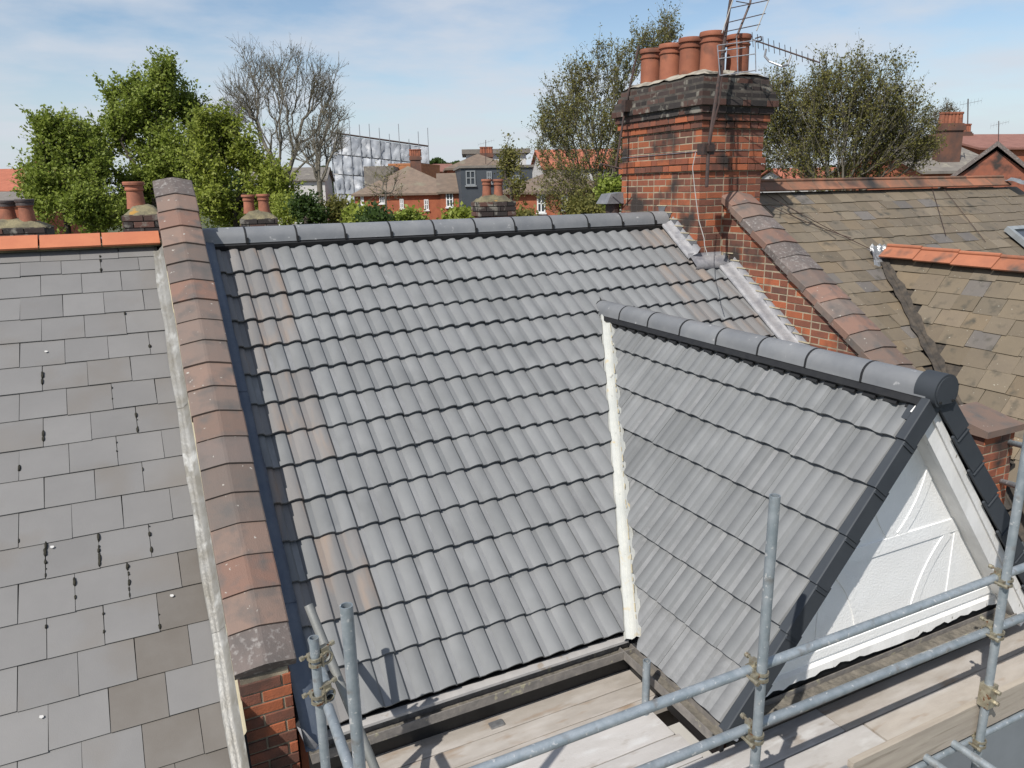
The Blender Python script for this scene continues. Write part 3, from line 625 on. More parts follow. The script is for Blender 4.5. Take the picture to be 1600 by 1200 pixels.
# right party wall
rwall = thing('party_wall', 'red brick party wall with sloping clay coping below the big chimney', 'wall', (5.33, -2.3, GZ))
HC = 0.56
def zroof(y, h): return TP*y+h/CP
bb = B(); r_lo, r_hi = 0.0, HC-0.02
bb.prism([(5.1535, CY0+0.02, -3.5), (5.1535, CY0+0.02, zroof(CY0, HC)-0.02), (5.1535, -3.72, zroof(-3.72, HC)-0.02), (5.1535, -3.72, -3.5)], (0.33, 0, 0))
bb.prism([(5.1535, 3.5, GZ), (5.1535, 3.5, -2.9), (5.1535, 0.8, -0.7), (5.1535, -3.72, -3.4), (5.1535, -3.72, GZ)], (0.33, 0, 0))
bb.put('mortar_core', m_mortar, rwall)
for k in range(-14, 14):
    z = ZC0+CH*k
    brick_row(rwall, (5.15, CY0-0.002, z), -UY, UX, 3.0, z, k % 2, m_brick, lambda y, zz: zroof(y, 0.05) < zz < zroof(y, HC)+0.1, cutter=(slope(0, 0, HC-0.028), NM))
# front pier end of that wall
for k in range(-28, -10):
    z = ZC0+CH*k
    if z < zroof(-3.74, HC)-0.06: brick_row(rwall, (5.155, -3.728, z), UX, UY, 0.335, z, k % 2, m_brick)
bb = B(); 
# stepped lead: saw teeth with a line of pale pointing over each
rr = random.Random(31)
for k in range(-13, 3):
    z = ZC0+CH*k+0.066
    y0 = (z-0.16/CP)/TP; 
    if y0 > CY0-0.1 or y0 < -3.4: continue
    ya = y0-0.02; yb = y0+0.135+rr.uniform(-.02, .02); yl = lambda zz: zz/TP-0.05/SP
    put('step_flashing', B().prism([(5.1425-0.0004*(k % 3), yl(z)-0.13, z-CH*1.9), (5.1425-0.0004*(k % 3), yb-0.06, z-CH*0.98), (5.1425-0.0004*(k % 3), yb, z), (5.1425-0.0004*(k % 3), yl(z)-0.02, z)], (0.004, 0, 0)).data('step_flashing', m_lead_d), rwall)
    put('pointing_line', B().box(5.139, 5.15, ya+0.03, yb+0.012, z-0.003, z+0.009).data('pointing_line', m_cream), rwall)
for k in range(0, 9):
    z = ZC0+CH*k+0.066; y0 = (z-0.13/CP)/TP
    if y0 < CY0+0.02 or y0 > 0.2: continue
    yb = min(y0+0.13+rr.uniform(-.015, .015), 0.3)
    put('step_flashing', B().prism([(CX0-0.0075, max((z-CH*1.7)/TP, CY0), z-CH*1.7), (CX0-0.0075, yb-0.02, z-CH*0.9), (CX0-0.0075, yb, z), (CX0-0.0075, max(y0-0.03, CY0), z)], (0.004, 0, 0)).data('step_flashing', m_lead_d), stack)
    put('pointing_line', B().box(CX0-0.011, CX0, y0-0.04, yb+0.02, z-0.003, z+0.008).data('pointing_line', m_cream), stack)
put('lead_cover', B().box(CX0-0.006, CX0-0.002, CY0, 0.14, -0.33, -0.3).data('lead_cover', m_lead_d), stack)

bb = B(); bb.box(5.134, 5.522, -3.955, -3.62, -3.6, -1.705); bb.put('pier_core', m_mortar, rwall)
for k in range(-40, -14):
    z = ZC0+CH*k
    if -2.9 < z < -1.77: brick_row(rwall, (5.13, -3.959, z), UX, UY, 0.396, z, k % 2, m_brick); brick_row(rwall, (5.1305, -3.63, z), -UY, UX, 0.326, z, (k+1) % 2, m_brick)
put('pier_cap', B().prism([(5.09, -4.0, -1.70), (5.09, -3.58, -1.70), (5.09, -3.58, -1.56), (5.09, -4.0, -1.645)], (0.475, 0, 0)).data('pier_cap', m_coping), rwall)
# coping tiles
def coping_data(wid, L, m, rise=0.034, th=0.07):
    hw = wid/2
    sec_ = [(-hw, -th), (-hw, -0.006), (-hw+0.008, 0), (-hw*0.5, rise*0.55), (-0.01, rise), (0.01, rise), (hw*0.5, rise*0.55), (hw-0.008, 0), (hw, -0.006), (hw, -th)]
    n = len(sec_); vs = [(x, 0, z) for x, z in sec_]+[(x, -L, z-0.016) for x, z in sec_]
    fs = [(i, i+1, n+i+1, n+i) for i in range(n-1)]+[tuple(range(n)), tuple(range(2*n-1, n-1, -1)), (n-1, 0, n, 2*n-1)]
    return mk('coping_tile', vs, fs, m)
def coping_run(parent, xc, wid, h, s0, s1, gauge, lichen):
    A_ = coping_data(wid, gauge+0.03, m_coping); L_ = coping_data(wid, gauge+0.03, m_coping_l)
    n = int((s1-s0)/gauge+0.5)
    for k in range(n):
        s = s0+gauge*(k+1); d = L_ if lichen(k, n) else A_
        yaw_ = rng.uniform(-0.012, 0.012)
        put('coping_tile', d, parent, frame(slope(xc+rng.uniform(-.004, .004), s, h+rng.uniform(-.003, .003)), UX, DM, NM) @ Matrix.Rotation(yaw_, 4, 'Z'))
coping_run(rwall, 5.33, 0.44, HC+0.02, 0.46, 4.37, 0.228, lambda k, n: k in (2, 4, 5))
# cement bedding under the coping on the far side
# left parapet
lwall = thing('parapet_wall', 'brick parapet wall with stepped clay coping between the two front roofs', 'wall', (-0.48, -1.8, GZ))
HL = 0.30
bb = B(); bb.prism([(-0.607, 0.15, -3.2), (-0.607, 0.15, zroof(0.15, HL)-0.085), (-0.607, -3.632, zroof(-3.632, HL)-0.085), (-0.607, -3.632, -3.5)], (0.253, 0, 0))
bb.prism([(-0.607, 3.5, GZ), (-0.607, 3.5, -2.9), (-0.607, 0.05, -0.5), (-0.607, -3.632, -3.45), (-0.607, -3.632, GZ)], (0.253, 0, 0))
bb.put('mortar_core', m_mortar, lwall)
coping_run(lwall, -0.467, 0.325, HL, -0.32, 4.25, 0.2285, lambda k, n: k in (0, n-1))
bb = B()
zt_ = zroof(-3.64, HL)-0.085
for k in range(0, 13):
    z = zt_-0.088-CH*k
    brick_row(lwall, (-0.615, -3.64, z), UX, UY, 0.27, z, k % 2, m_brick)
    # thin cream fillet against the left roof
rows = []
for i in range(25):
    s = 0.28+(4.5-0.28)*i/24; rows.append([slope(-0.612, s, 0.14), slope(-0.618+rng.uniform(-.003, .003), s, 0.11), slope(-0.628, s, 0.08)])
lead_strip('mortar_fillet', rows, m_cream, lwall)

# ------------------------------------------------------------------ left-hand neighbour
lh = thing('slate_roofed_house', 'neighbouring house with flat grey slate roof and orange ridge at the far left', 'house', (-3.2, -0.1, GZ))
b = B(); b.poly([slope(-5.2, 0.134, -0.03), slope(-0.61, 0.134, -0.03), slope(-0.61, 5.2, -0.03), slope(-5.2, 5.2, -0.03)]); lroof = b.put('slate_roof', m_felt, lh)
b = B(); b.poly([(-5.2, AY, AZ_-0.02), (-0.61, AY, AZ_-0.02), (-0.61, 3.6, -2.6), (-5.2, 3.6, -2.6)]); b.put('rear_roof_pitch', m_fslate, lh)
b = B(); b.box(-5.2, -0.63, -3.6, 3.5, GZ, -3.2); b.put('wall', m_fbrick, lh)
def unit_slate(m, th=0.006):
    vs = [(0, 0, 0), (1, 0, 0), (1, -1, -0.011), (0, -1, -0.011), (0, 0.002, -th), (1, 0.002, -th), (1, -1, -0.011-th), (0, -1, -0.011-th)]
    fs = [(0, 1, 2, 3), (4, 7, 6, 5), (0, 4, 5, 1), (1, 5, 6, 2), (3, 2, 6, 7), (0, 3, 7, 4)]
    return mk('slate', vs, fs, m)
S_f = unit_slate(m_fslate); S_b = unit_slate(m_fslate_b)
brown = {(16, 0), (15, 0), (17, 1), (14, 0)}
r1 = random.Random(2); joints = []
XS = -0.70
for k in range(20):
    s = 0.339 if k == 0 else 0.509+0.2497*(k-1)
    ph = -0.974 if k % 2 == 0 else -1.112
    exposed = 0.25
    xs = [ph+0.2835*j for j in range(-14, 4)]
    for j, x in enumerate(xs):
        x0, x1 = x+0.0015, x+0.282-0.0005
        if x0 > XS: continue
        x1 = min(x1, XS+0.03)
        colr = S_f
        if k >= 13 and x1 > -0.98 and (k+j) % 3 != 0: colr = S_b
        elif r1.random() < 0.012: colr = S_b
        put('slate', colr, lroof, frame(slope(x0, s+r1.uniform(-.005, .005), r1.uniform(-.001, .003)), UX*(x1-x0), DM*0.31, NM) @ Matrix.Rotation(r1.uniform(-.008, .008), 4, 'Z'))
        joints.append((x, s, k))
# moss in some joints
bb = B(); r1 = random.Random(13)
for x, s, k in joints:
    if x > -1.9 and x < -0.8 and r1.random() < 0.36:
        for q in range(r1.choice([1, 1, 2, 4, 9])):
            ss = s-r1.uniform(0.02, 0.24); R_ = r1.uniform(0.006, 0.017)
            c = slope(x+r1.uniform(-.003, .003), ss, 0.001); n = 7
            i0 = len(bb.v); el = r1.uniform(1.0, 2.6)
            for a in range(n): bb.v.append(c+UX*(R_*0.6*math.cos(2*math.pi*a/n)*r1.uniform(.7, 1.2))+DM*(R_*el*math.sin(2*math.pi*a/n)*r1.uniform(.7, 1.2))-NM*0.004)
            for a in range(n): bb.v.append(c+UX*(R_*0.35*math.cos(2*math.pi*a/n))+DM*(R_*el*0.6*math.sin(2*math.pi*a/n))+NM*R_*0.5)
            bb.f += [(i0+a, i0+(a+1) % n, i0+n+(a+1) % n, i0+n+a) for a in range(n)]+[tuple(i0+n+a for a in range(n))]
o = bb.put('moss_clumps', m_moss, lroof); o['kind'] = 'stuff'
for (px_, py_) in ((266, 929), (79, 853), (62, 1118), (70, 368+180)):
    c = hit(px_, py_, NM, 0.004); put('lichen_fleck', B().prism([c, c+UX*.016+DM*.003, c+UX*.019+DM*.014, c+UX*.008+DM*.019, c-UX*.003+DM*.011], NM*0.002).data('lichen_fleck', m_render), lroof)
# orange angular ridge tiles
def angle_ridge(L, m, half=0.135, rise=0.095, th=0.014, roll=0.0):
    sec_ = [(-half, -rise), (-0.02, -0.004), (0, 0), (0.02, -0.004), (half, -rise), (half-0.01, -rise-th), (0, -th-0.004), (-half+0.01, -rise-th)]
    n = len(sec_); bb = B(); bb.v = [(0, y, z) for y, z in sec_]+[(L, y, z) for y, z in sec_]
    bb.f = [(i, (i+1) % n, n+(i+1) % n, n+i) for i in range(n)]+[tuple(range(n-1, -1, -1)), tuple(range(n, 2*n))]
    if roll:
        bb.tube((0, 0, roll*0.6), (L, 0, roll*0.6), roll, n=10)
    return bb.data('ridge_tile', m)
AR = angle_ridge(0.438, m_orange_ridge)
for k in range(10): put('ridge_tile', AR, lroof, frame((-0.635-0.451*(k+1)+0.006, AY-0.01, AZ_+0.088+rng.uniform(-.003, .003)), UX, UY, UZ))
bb = B()
for k in range(10): bb.box(-0.635-0.451*k-0.007, -0.635-0.451*k+0.006, AY-0.13, AY+0.12, AZ_-0.02, AZ_+0.005)
bb.box(-5.1, -0.64, AY-0.1, AY+0.1, AZ_-0.04, AZ_+0.0); bb.put('ridge_bedding', m_flaunch_d, lroof)
# silvery lead lengths beside the parapet
for i in range(5):
    rows = []; s0_, s1_ = 0.28+0.88*i, 0.28+0.88*(i+1)+0.05
    for j in range(9):
        s = s0_+(s1_-s0_)*j/8; wv = 0.006*math.sin(s*6+i); hh = 0.004 if i % 2 else 0.0
        rows.append([slope(-0.712+wv, s, 0.001+hh), slope(-0.709+wv, s, 0.007+hh), slope(-0.682+wv*.6, s, 0.008+hh+0.003*math.sin(s*17)), slope(-0.664, s, 0.01+hh), slope(-0.655+0.004*math.sin(s*11), s, 0.022+0.006*math.sin(s*9)+hh), slope(-0.632, s, 0.055+hh), slope(-0.626, s, 0.085+hh)])
    lead_strip('lead_flashing', rows, m_lead_o, lroof)

# ------------------------------------------------------------------ right-hand neighbour
rh = thing('brown_slate_house', 'neighbouring house with patchy brown slate roof right of the big chimney', 'house', (8.4, -0.1, GZ))
HR = 0.20; RX0, RX1 = 5.55, 11.25
b = B(); b.poly([slope(RX0-0.15, 0.0, HR-0.03), slope(RX1, 0.0, HR-0.03), slope(RX1+4.5, 4.9, HR-0.03), slope(RX0-0.15, 4.9, HR-0.03)])
rroof = b.put('slate_roof', m_valley_d, rh)
zr = HR/CP
b = B(); b.poly([(RX0-0.1, 0.1, zr-0.05), (RX1, 0.1, zr-0.05), (RX1, 4, zr-2.7), (RX0-0.1, 4, zr-2.7)]); b.poly([slope(RX1, 0.0, HR-0.031), slope(RX1+4.5, 4.9, HR-0.031), (RX1+4.5, 4, zr-3)]); b.put('rear_roof_pitch', m_froof_g, rh)
b = B(); b.box(RX0, RX1+3.5, -3.5, 3.8, GZ, -2.8); b.put('wall', m_render, rh)
S_r = unit_slate(m_rslate, 0.009)
# its own small front gable: ridge along Y
V2 = hit(1350, 374, NM, HR); QX2 = V2.x; zz2 = onX(1450, 395, QX2).z; QZ2 = zz2-0.05
q2 = Q; cq2, sq2 = CQ, SQ
VT2 = Vector((QX2, (QZ2-HR/CP)/TP, QZ2))
lv = Vector((-1/1.2547, 1/TP*(-1), -1)).normalized()      # valley runs down, out and forward
# direction along both planes: main n, gable-left n
nG = Vector((-sq2, 0, cq2)); lv = NM.cross(nG).normalized(); lv = lv if lv.z < 0 else -lv
nV = lv.cross(NM).normalized(); nV = nV if nV.x > 0 else -nV
lvR = NM.cross(Vector((sq2, 0, cq2))).normalized(); lvR = lvR if lvR.z < 0 else -lvR
nVR = lvR.cross(NM).normalized(); nVR = nVR if nVR.x < 0 else -nVR
def inview(p, pad=12):
    d = np.array(p)-CAM; z = d@_f
    return -pad < 800+FPX*(d@_r)/z < 1600+pad*3
cand = []
r1 = random.Random(17); gR = 0.185
for k in range(24):
    s = 0.20+gR*k
    x = RX0-0.05-(0.13 if k % 2 else 0)
    while x < RX1+s*0.9:
        wd = r1.choice([0.24, 0.26, 0.26, 0.28, 0.3, 0.22]); c = slope(x+wd/2, s-0.09, HR)
        if inview(c, 420):
            side_ = (slope(x+wd/2, s, HR)-VT2).dot(nV); sideR = (slope(x+wd/2, s, HR)-VT2).dot(nVR)
            tl = slope(x+wd*0.7, s-gR*0.3, HR)
            if (tl-VT2).dot(nV) < 0.03 or (tl-VT2).dot(nVR) < 0.03:
                th = r1.uniform(-.012, .012)
                M = frame(slope(x, s+r1.uniform(-.012, .012), HR+r1.uniform(-.002, .006)), UX*(wd-0.004), DM*(gR+0.06), NM) @ Matrix.Rotation(th, 4, 'Z')
                cand.append((M, 1/((Vector(CAM)-c).length)+(5 if inview(c) else 0)))
        x += wd
dn2 = Vector((-cq2, 0, -sq2)); 
for k in range(18):
    t = 0.22+0.2*k; y = -0.3-(0.13 if k % 2 else 0)
    while y > -4.6:
        wd = r1.choice([0.24, 0.26, 0.26, 0.28, 0.3]); p = Vector((QX2, y, QZ2))+dn2*t; c = p-UY*wd/2
        if (c-dn2*0.05-VT2).dot(NM) > 0.02 and inview(c, 420) and p.x > 5.75:
            cand.append((frame(p+nG*r1.uniform(-.002, .006)+dn2*r1.uniform(-.012, .012), -UY*(wd-0.004), dn2*0.26, nG) @ Matrix.Rotation(r1.uniform(-.012, .012), 4, 'Z'), 1.2/((Vector(CAM)-c).length)+(5 if inview(c) else 0)))
        y -= wd
cand.sort(key=lambda t: -t[1])
for M, _ in cand[:300]: put('slate', S_r, rroof, M)
if len(cand) > 300: join_pieces('far_slates', [(S_r, M) for M, _ in cand[300:]], rroof, m_rslate)
b = B(); b.poly([VT2+Vector((0, 0.1, -0.04)), Vector((QX2, -4.7, QZ2-0.04)), Vector((QX2, -4.7, QZ2-0.04))+dn2*3, VT2+lv*4.2-UZ*0.03]); 
dn2r = Vector((cq2, 0, -sq2)); b.poly([VT2+Vector((0, 0.1, -0.04)), Vector((QX2, -4.7, QZ2-0.04)), Vector((QX2, -4.7, QZ2-0.04))+dn2r*3, VT2+lvR*4.2-UZ*0.03]); b.put('gable_roof', m_valley_d, rh)
# ridge tiles with a roll
RRo = angle_ridge(0.446, m_old_ridge, 0.15, 0.105, 0.014, 0.022)
for k in range(13):
    x = RX0-0.12+0.45*k
    if x+0.45 < RX1+0.2: put('ridge_tile', RRo, rroof, frame((x, 0.0, zr+0.085), UX, UY, UZ))
m_orange_dull = mat('dulled_terracotta_ridge', (0.37, 0.14, 0.075), (0.3, 0.115, 0.065), 0.75, 5, 0.12, 0.0015, 150, spots=((0.1, 0.07, 0.055), 4.0, 0.56, 0.16))
RRn = angle_ridge(0.446, m_orange_dull, 0.15, 0.105, 0.014, 0.022)
for k in range(9): put('ridge_tile', RRn, rroof, frame((QX2, VT2.y-0.12-0.452*k, QZ2+0.09-0.012*k), -UY, UX, UZ))
# valley of this gable and crumpled metal at its head
bb = B(); n = 26; r2 = random.Random(9)
for i in range(n+1):
    c = VT2+lv*(0.15+3.6*i/n); vg = lv.cross(nG).normalized(); vg = vg if vg.y < 0 else -vg
    bb.v += [c-nV*(0.085+r2.uniform(-.022, .022))+NM*0.024, c-nV*0.04+NM*(0.026+r2.uniform(-.004, .004)), c+UZ*0.035, c+vg*0.035+nG*(0.026+r2.uniform(-.004, .004)), c+vg*(0.08+r2.uniform(-.022, .022))+nG*0.024]
bb.f = [(i*5+j, i*5+j+1, i*5+j+6, i*5+j+5) for i in range(n) for j in range(4)]
bb.put('valley_gutter', m_valley_d, rroof)
bb = B(); n = 7
for i in range(n):
    for j in range(n): bb.v.append(VT2+lv*(0.0+0.3*i/n)+Vector((0.3*(j/n-0.55), 0, 0))+UZ*(0.1+r2.uniform(-.03, .03)-0.12*i/n))
bb.f = [(i*n+j, i*n+j+1, (i+1)*n+j+1, (i+1)*n+j) for i in range(n-1) for j in range(n-1)]
bb.put('crumpled_lead', m_foil, rroof)
hipc = slope(RX1+0.05, 0.05, HR+0.1); bb = B()
for i in range(5):
    for j in range(5): bb.v.append(hipc+Vector((0.3*i/4-0.12, -0.25*j/4+0.12, 0.08-0.05*j/4+r2.uniform(-.03, .03))))
bb.f = [(i*5+j, i*5+j+1, (i+1)*5+j+1, (i+1)*5+j) for i in range(4) for j in range(4)]; bb.put('crumpled_lead', m_foil, rroof)
# roof window
wo = hit(1556, 388, NM, HR+0.05); bb = B(); W_, H_ = 0.9, 1.1
so_ = hit(1568, 360, NM, HR+0.03)
for a, c, e_, f_ in ((0, W_, 0, 0.07), (0, W_, H_-0.07, H_), (0, 0.07, 0.07, H_-0.07), (W_-0.07, W_, 0.07, H_-0.07)):
    bb.obox(so_+UX*a+DM*e_, UX, DM, NM, c-a, f_-e_, 0.07)
rw = bb.put('roof_window', m_frame_g, rh); bb = B(); bb.obox(so_+UX*0.07+DM*0.07, UX, DM, NM, W_-0.14, H_-0.14, 0.045); put('pane', bb.data('pane', m_glass), rw)

# ------------------------------------------------------------------ scaffold
scaf = thing('scaffold', 'galvanised tube scaffold with guard rails standing along the front eaves', 'scaffold', (1.6, -5.0, GZ))
RT = 0.02415
def tube_part(name, p0, p1, m=m_tube, open_end=True):
    p0 = Vector(p0); p1 = Vector(p1); bb = B(); n = 16; d = (p1-p0).normalized(); a = d.orthogonal().normalized(); c = d.cross(a)
    rings = [(p0+d*0.12, RT-0.004), (p0, RT-0.004), (p0, RT), (p1, RT), (p1, RT-0.004), (p1-d*0.12, RT-0.004)]
    for p, r in rings: bb.v += [p+(a*math.cos(2*math.pi*k/n)+c*math.sin(2*math.pi*k/n))*r for k in range(n)]
    for j in range(5): bb.f += [(j*n+k, j*n+(k+1) % n, (j+1)*n+(k+1) % n, (j+1)*n+k) for k in range(n)]
    bb.f += [tuple(range(n)), tuple(5*n+k for k in range(n))]
    d_ = bb.data(name, m); smooth_angle(d_, 40); return put(name, d_, scaf)
YP, YR = -5.19, -5.138
AX, BX = 1.588, 3.452
tube_part('standard', (AX, YP, -7.4), (AX, YP, -1.024)); tube_part('standard', (BX+0.012, YP, -7.4), (BX-0.02, YP, -0.35))
cT = at(541, 946, 2.72); tube_part('standard', (cT.x-0.02, cT.y-0.08, -7.4), cT)
dT = at(490, 996, 3.6); tube_part('standard', (dT.x-0.03, dT.y-0.1, -7.4), dT)
zU = onY(1187, 1042, YR).z; zL = onY(1187, 1131, YR).z
tube_part('guard_rail', (-1.6, YR, zU+0.01), (5.6, YR, zU-0.0)); tube_part('guard_rail', (-0.6, YR, zL+0.03), (5.6, YR, zL-0.045))
pE = at(482, 945, 3.98); pE2 = at(565, 1150, 3.86); tube_part('diagonal_brace', pE+(pE2-pE)*2.6, pE, m_tube_old)
f0 = at(503, 1042, 3.95); f1 = at(516, 1090, 3.68); tube_part('return_rail', (f0.x, f0.y+0.25, f1.z), f1)
f2 = at(513, 1105, 3.58); tube_part('return_rail', f2, (f2.x-0.02, -5.6, f2.z+0.0))
tube_part('ledger', (0.2, YP+0.05, -3.03), (5.6, YP+0.05, -3.055))
for x in (2.99, 3.24, 4.6): tube_part('transom', (x, -5.42, -2.985), (x, -3.9, -2.985))
pi_ = onZ(1005, 1118, -2.93); tube_part('standard', (pi_.x, pi_.y-0.02, -7.4), (pi_.x, pi_.y-0.02, -2.52), m_tube)
tube_part('transom', (pi_.x+0.06, -5.3, -2.99), (pi_.x+0.06, -3.85, -2.99)); tube_part('transom', (0.9, -5.3, -2.99), (0.9, -3.7, -2.99))
tube_part('return_rail', at(1572, 690, 6.3), at(1680, 716, 5.0)); tube_part('return_rail', at(1564, 752, 6.3), at(1680, 786, 5.0))
def coupler_data():
    bb = B(); n = 14
    for dz in (-0.016, 0.016):      # two straps round the upright
        i = len(bb.v)
        for r, h in ((0.026, -0.007), (0.034, -0.007), (0.034, 0.007), (0.026, 0.007)): bb.v += [Vector((r*math.cos(2*math.pi*k/n), r*math.sin(2*math.pi*k/n), dz+h)) for k in range(n)]
        for j in range(4): bb.f += [(i+j*n+k, i+j*n+(k+1) % n, i+((j+1) % 4)*n+(k+1) % n, i+((j+1) % 4)*n+k) for k in range(n)]
    bb.box(-0.03, 0.03, 0.02, 0.03, -0.033, 0.033)
    for dx_ in (-0.018, 0.018):     # straps round the rail
        i = len(bb.v)
        for r, h in ((0.026, -0.007), (0.034, -0.007), (0.034, 0.007), (0.026, 0.007)): bb.v += [Vector((dx_+h, 0.052+r*math.cos(2*math.pi*k/n), r*math.sin(2*math.pi*k/n))) for k in range(n)]
        for j in range(4): bb.f += [(i+j*n+k, i+j*n+(k+1) % n, i+((j+1) % 4)*n+(k+1) % n, i+((j+1) % 4)*n+k) for k in range(n)]
    bb.box(-0.058, -0.03, -0.014, 0.014, -0.018, 0.018); bb.tube((-0.062, -0.03, 0), (-0.062, 0.045, 0), 0.007, n=8); bb.tube((-0.062, -0.045, 0), (-0.062, -0.028, 0), 0.013, n=6)
    bb.box(-0.016, 0.016, 0.03, 0.07, 0.03, 0.055); bb.tube((0.0, 0.012, 0.046), (0.0, 0.095, 0.05), 0.007, n=8); bb.tube((0, 0.088, 0.049), (0, 0.108, 0.051), 0.013, n=6)
    return bb.data('coupler', m_coupler)
CD = coupler_data()
def coupler(p, rz=0, tilt=0): put('coupler', CD, scaf, Matrix.Translation(p) @ Matrix.Rotation(rz, 4, 'Z') @ Matrix.Rotation(tilt, 4, 'X'))
for x in (AX, BX): coupler((x, YP, zU)); coupler((x, YP, zL-0.012)); coupler((x, YP, -3.035))
for z in (zU, -2.15): coupler((cT.x, cT.y-0.05, z))
coupler((dT.x-0.004, dT.y-0.01, dT.z-0.12), math.radians(-70)); coupler((dT.x-0.012, dT.y-0.03, f2.z), math.radians(-70))
# sleeve joining two lengths of the right-hand upright
bb = B(); bb.box(-0.036, 0.036, -0.034, 0.034, -0.075, 0.075); bb.box(0.03, 0.058, -0.02, 0.02, -0.06, -0.02); bb.box(0.03, 0.058, -0.02, 0.02, 0.015, 0.055)
for zz_ in (-0.04, 0.035): bb.tube((0.02, -0.06, zz_), (0.02, -0.03, zz_), 0.014, n=6)
sj = onY(1543, 1085, YP); put('sleeve_coupler', bb.data('sleeve_coupler', m_coupler), scaf, Matrix.Translation((sj.x, sj.y, sj.z)))
# toe boards
tz = onY(1500, 1104, -5.12).z
put('toe_board', B().box(2.36, 6.2, -5.155+0.0, -5.117, tz-0.215, tz).data('toe_board', m_toe), scaf)
put('toe_board', B().box(-0.2, 2.345, -5.1535, -5.12, tz-0.225, tz-0.035).data('toe_board', m_toe), scaf)
put('board_end_band', B().box(2.3, 2.349, -5.161, -5.117, tz-0.227, tz-0.033).data('board_end_band', m_alu), scaf)
# boards: each lies loose on the tubes
def board(x0, x1, y0, y1, zt_, m, label, tilt=0.0):
    th = 0.038; bb = B(); c = 0.004
    n = 10; r3 = random.Random(int((x0+y0)*1000))
    for i in range(n+1):
        x = x0+(x1-x0)*i/n; s_ = r3.uniform(-.002, .002)
        bb.v += [(x, y0, zt_-th), (x, y0, zt_-c+s_), (x, y0+c, zt_+s_), (x, y1-c, zt_+s_+tilt), (x, y1, zt_-c+s_+tilt), (x, y1, zt_-th)]
    bb.f = [(6*i+j, 6*i+(j+1) % 6, 6*i+6+(j+1) % 6, 6*i+6+j) for i in range(n) for j in range(6)]+[(0, 1, 2, 3, 4, 5), tuple(6*n+5-j for j in range(6))]
    o = bb.put('scaffold_board', m); tag(o, label, 'board', 'loose scaffold boards on the working platform'); return o
ZD = -2.90
bd1 = board(-0.25, 1.735, -4.40, -4.18, ZD, m_board_g, 'pale scaffold board along the inner edge of the raised platform')
board(-0.25, 1.76, -4.625, -4.408, ZD, m_board_g, 'pale scaffold board second from the platform inner edge')
board(-0.25, 2.66, -4.85, -4.632, ZD+0.002, m_board_g, 'long pale scaffold board passing in front of the gable foot, left length')
board(2.67, 6.3, -4.85, -4.632, ZD, m_board, 'tan scaffold board under the gable gutter, right length')
board(-0.25, 2.80, -5.10, -4.858, ZD, m_board_g, 'outermost pale scaffold board next to the toe board, left length')
board(2.815, 6.3, -5.10, -4.858, ZD+0.004, m_board, 'outermost tan scaffold board next to the toe board, right length')
ZF = -2.925
board(-0.28, 2.2, -3.868, -3.65, ZF, m_board, 'tan scaffold board nearest the main gutter, mostly in its shade')
board(-0.28, 2.2, -4.02, -3.876, ZF, m_board, 'tan scaffold board second out from the main gutter')
board(-0.28, 2.2, -4.15, -4.027, ZF+0.002, m_board, 'narrow tan scaffold board beside the gap in the platform')
put('board_clip', B().obox(onZ(768, 1140, ZF+0.002), UX, UY, UZ, 0.09, 0.05, 0.012).data('board_clip', m_alu), scaf)

# ------------------------------------------------------------------ aerials and cables on the big chimney
def yagi(bb, boom0, boom1, n, el, up, taper=0.6):
    boom0 = Vector(boom0); boom1 = Vector(boom1); d = (boom1-boom0).normalized(); ax = d.cross(up).normalized()
    bb.tube(boom0, boom1, 0.008, n=6)
    for i in range(n):
        c = boom0+(boom1-boom0)*(i/(n-1)); h = el*(1-(1-taper)*i/(n-1)); e__ = (up+ax*0.25).normalized(); bb.tube(c-e__*h*0.6, c+e__*h*0.6, 0.0035, n=5)
aer = thing('tv_aerial', 'rusty mast on the chimney corner carrying a wide grid aerial, leaning right', 'aerial', (CX0-0.05, CY0-0.05, 0.45))
m0 = at(1104, 292, 7.62); mb = at(1107, 232, 7.62); mt_ = at(1146, -30, 7.75)
bb = B(); bb.tube(m0, mb, 0.018, n=8); bb.tube(mb, mt_, 0.019, 0.016, n=8); bb.put('mast', m_dark, aer)
bb = B(); bb.box(mb.x-0.07, mb.x+0.06, mb.y-0.02, mb.y+0.09, mb.z-0.06, mb.z+0.05); bb.box(mb.x-0.04, mb.x+0.05, mb.y-0.05, mb.y+0.02, mb.z-0.03, mb.z+0.03); bb.put('bracket', m_dark, aer)
def wirepart(name, pts_, r, m, par, n=5): bb = B(); bb.path([Vector(p) for p in pts_], r, n); return bb.put(name, m, par)
wirepart('stay_rod', [at(1150, 60, 7.7), at(1172, 5, 7.68), at(1176, -20, 7.68)], 0.012, m_dark, aer)
for (a, c) in (((1128, 52), (1145, 0)), ((1182, 48), (1203, -5))): wirepart('grid_rod', [at(*a, 7.65), at(*c, 7.65)], 0.006, m_cable_w, aer)
for (a, c) in (((1140, 13), (1202, 0)), ((1134, 36), (1196, 21)), ((1131, 50), (1188, 38)), ((1150, 2), (1172, 6))): wirepart('grid_rod', [at(*a, 7.65), at(*c, 7.65)], 0.005, m_dark, aer)
ag = tuple
for (a, c) in (((1121, 71), (1181, 63)), ((1122, 92), (1181, 84)), ((1125, 118), (1180, 110)), ((1121, 71), (1125, 118)), ((1151, 60), (1153, 117)), ((1180, 62), (1181, 112)), ((1122, 80), (1165, 74))): wirepart('reflector_rod', [at(*a, 7.6), at(*c, 7.6)], 0.0055, m_alu, aer)
aer2 = thing('yagi_aerial', 'long toothed television aerial pointing right from the chimney pots', 'aerial', at(1178, 66, 7.8))
bb = B(); yagi(bb, at(1176, 62, 7.8), at(1281, 98, 7.3), 13, 0.12, UZ, 0.6); bb.put('boom', m_dark, aer2)
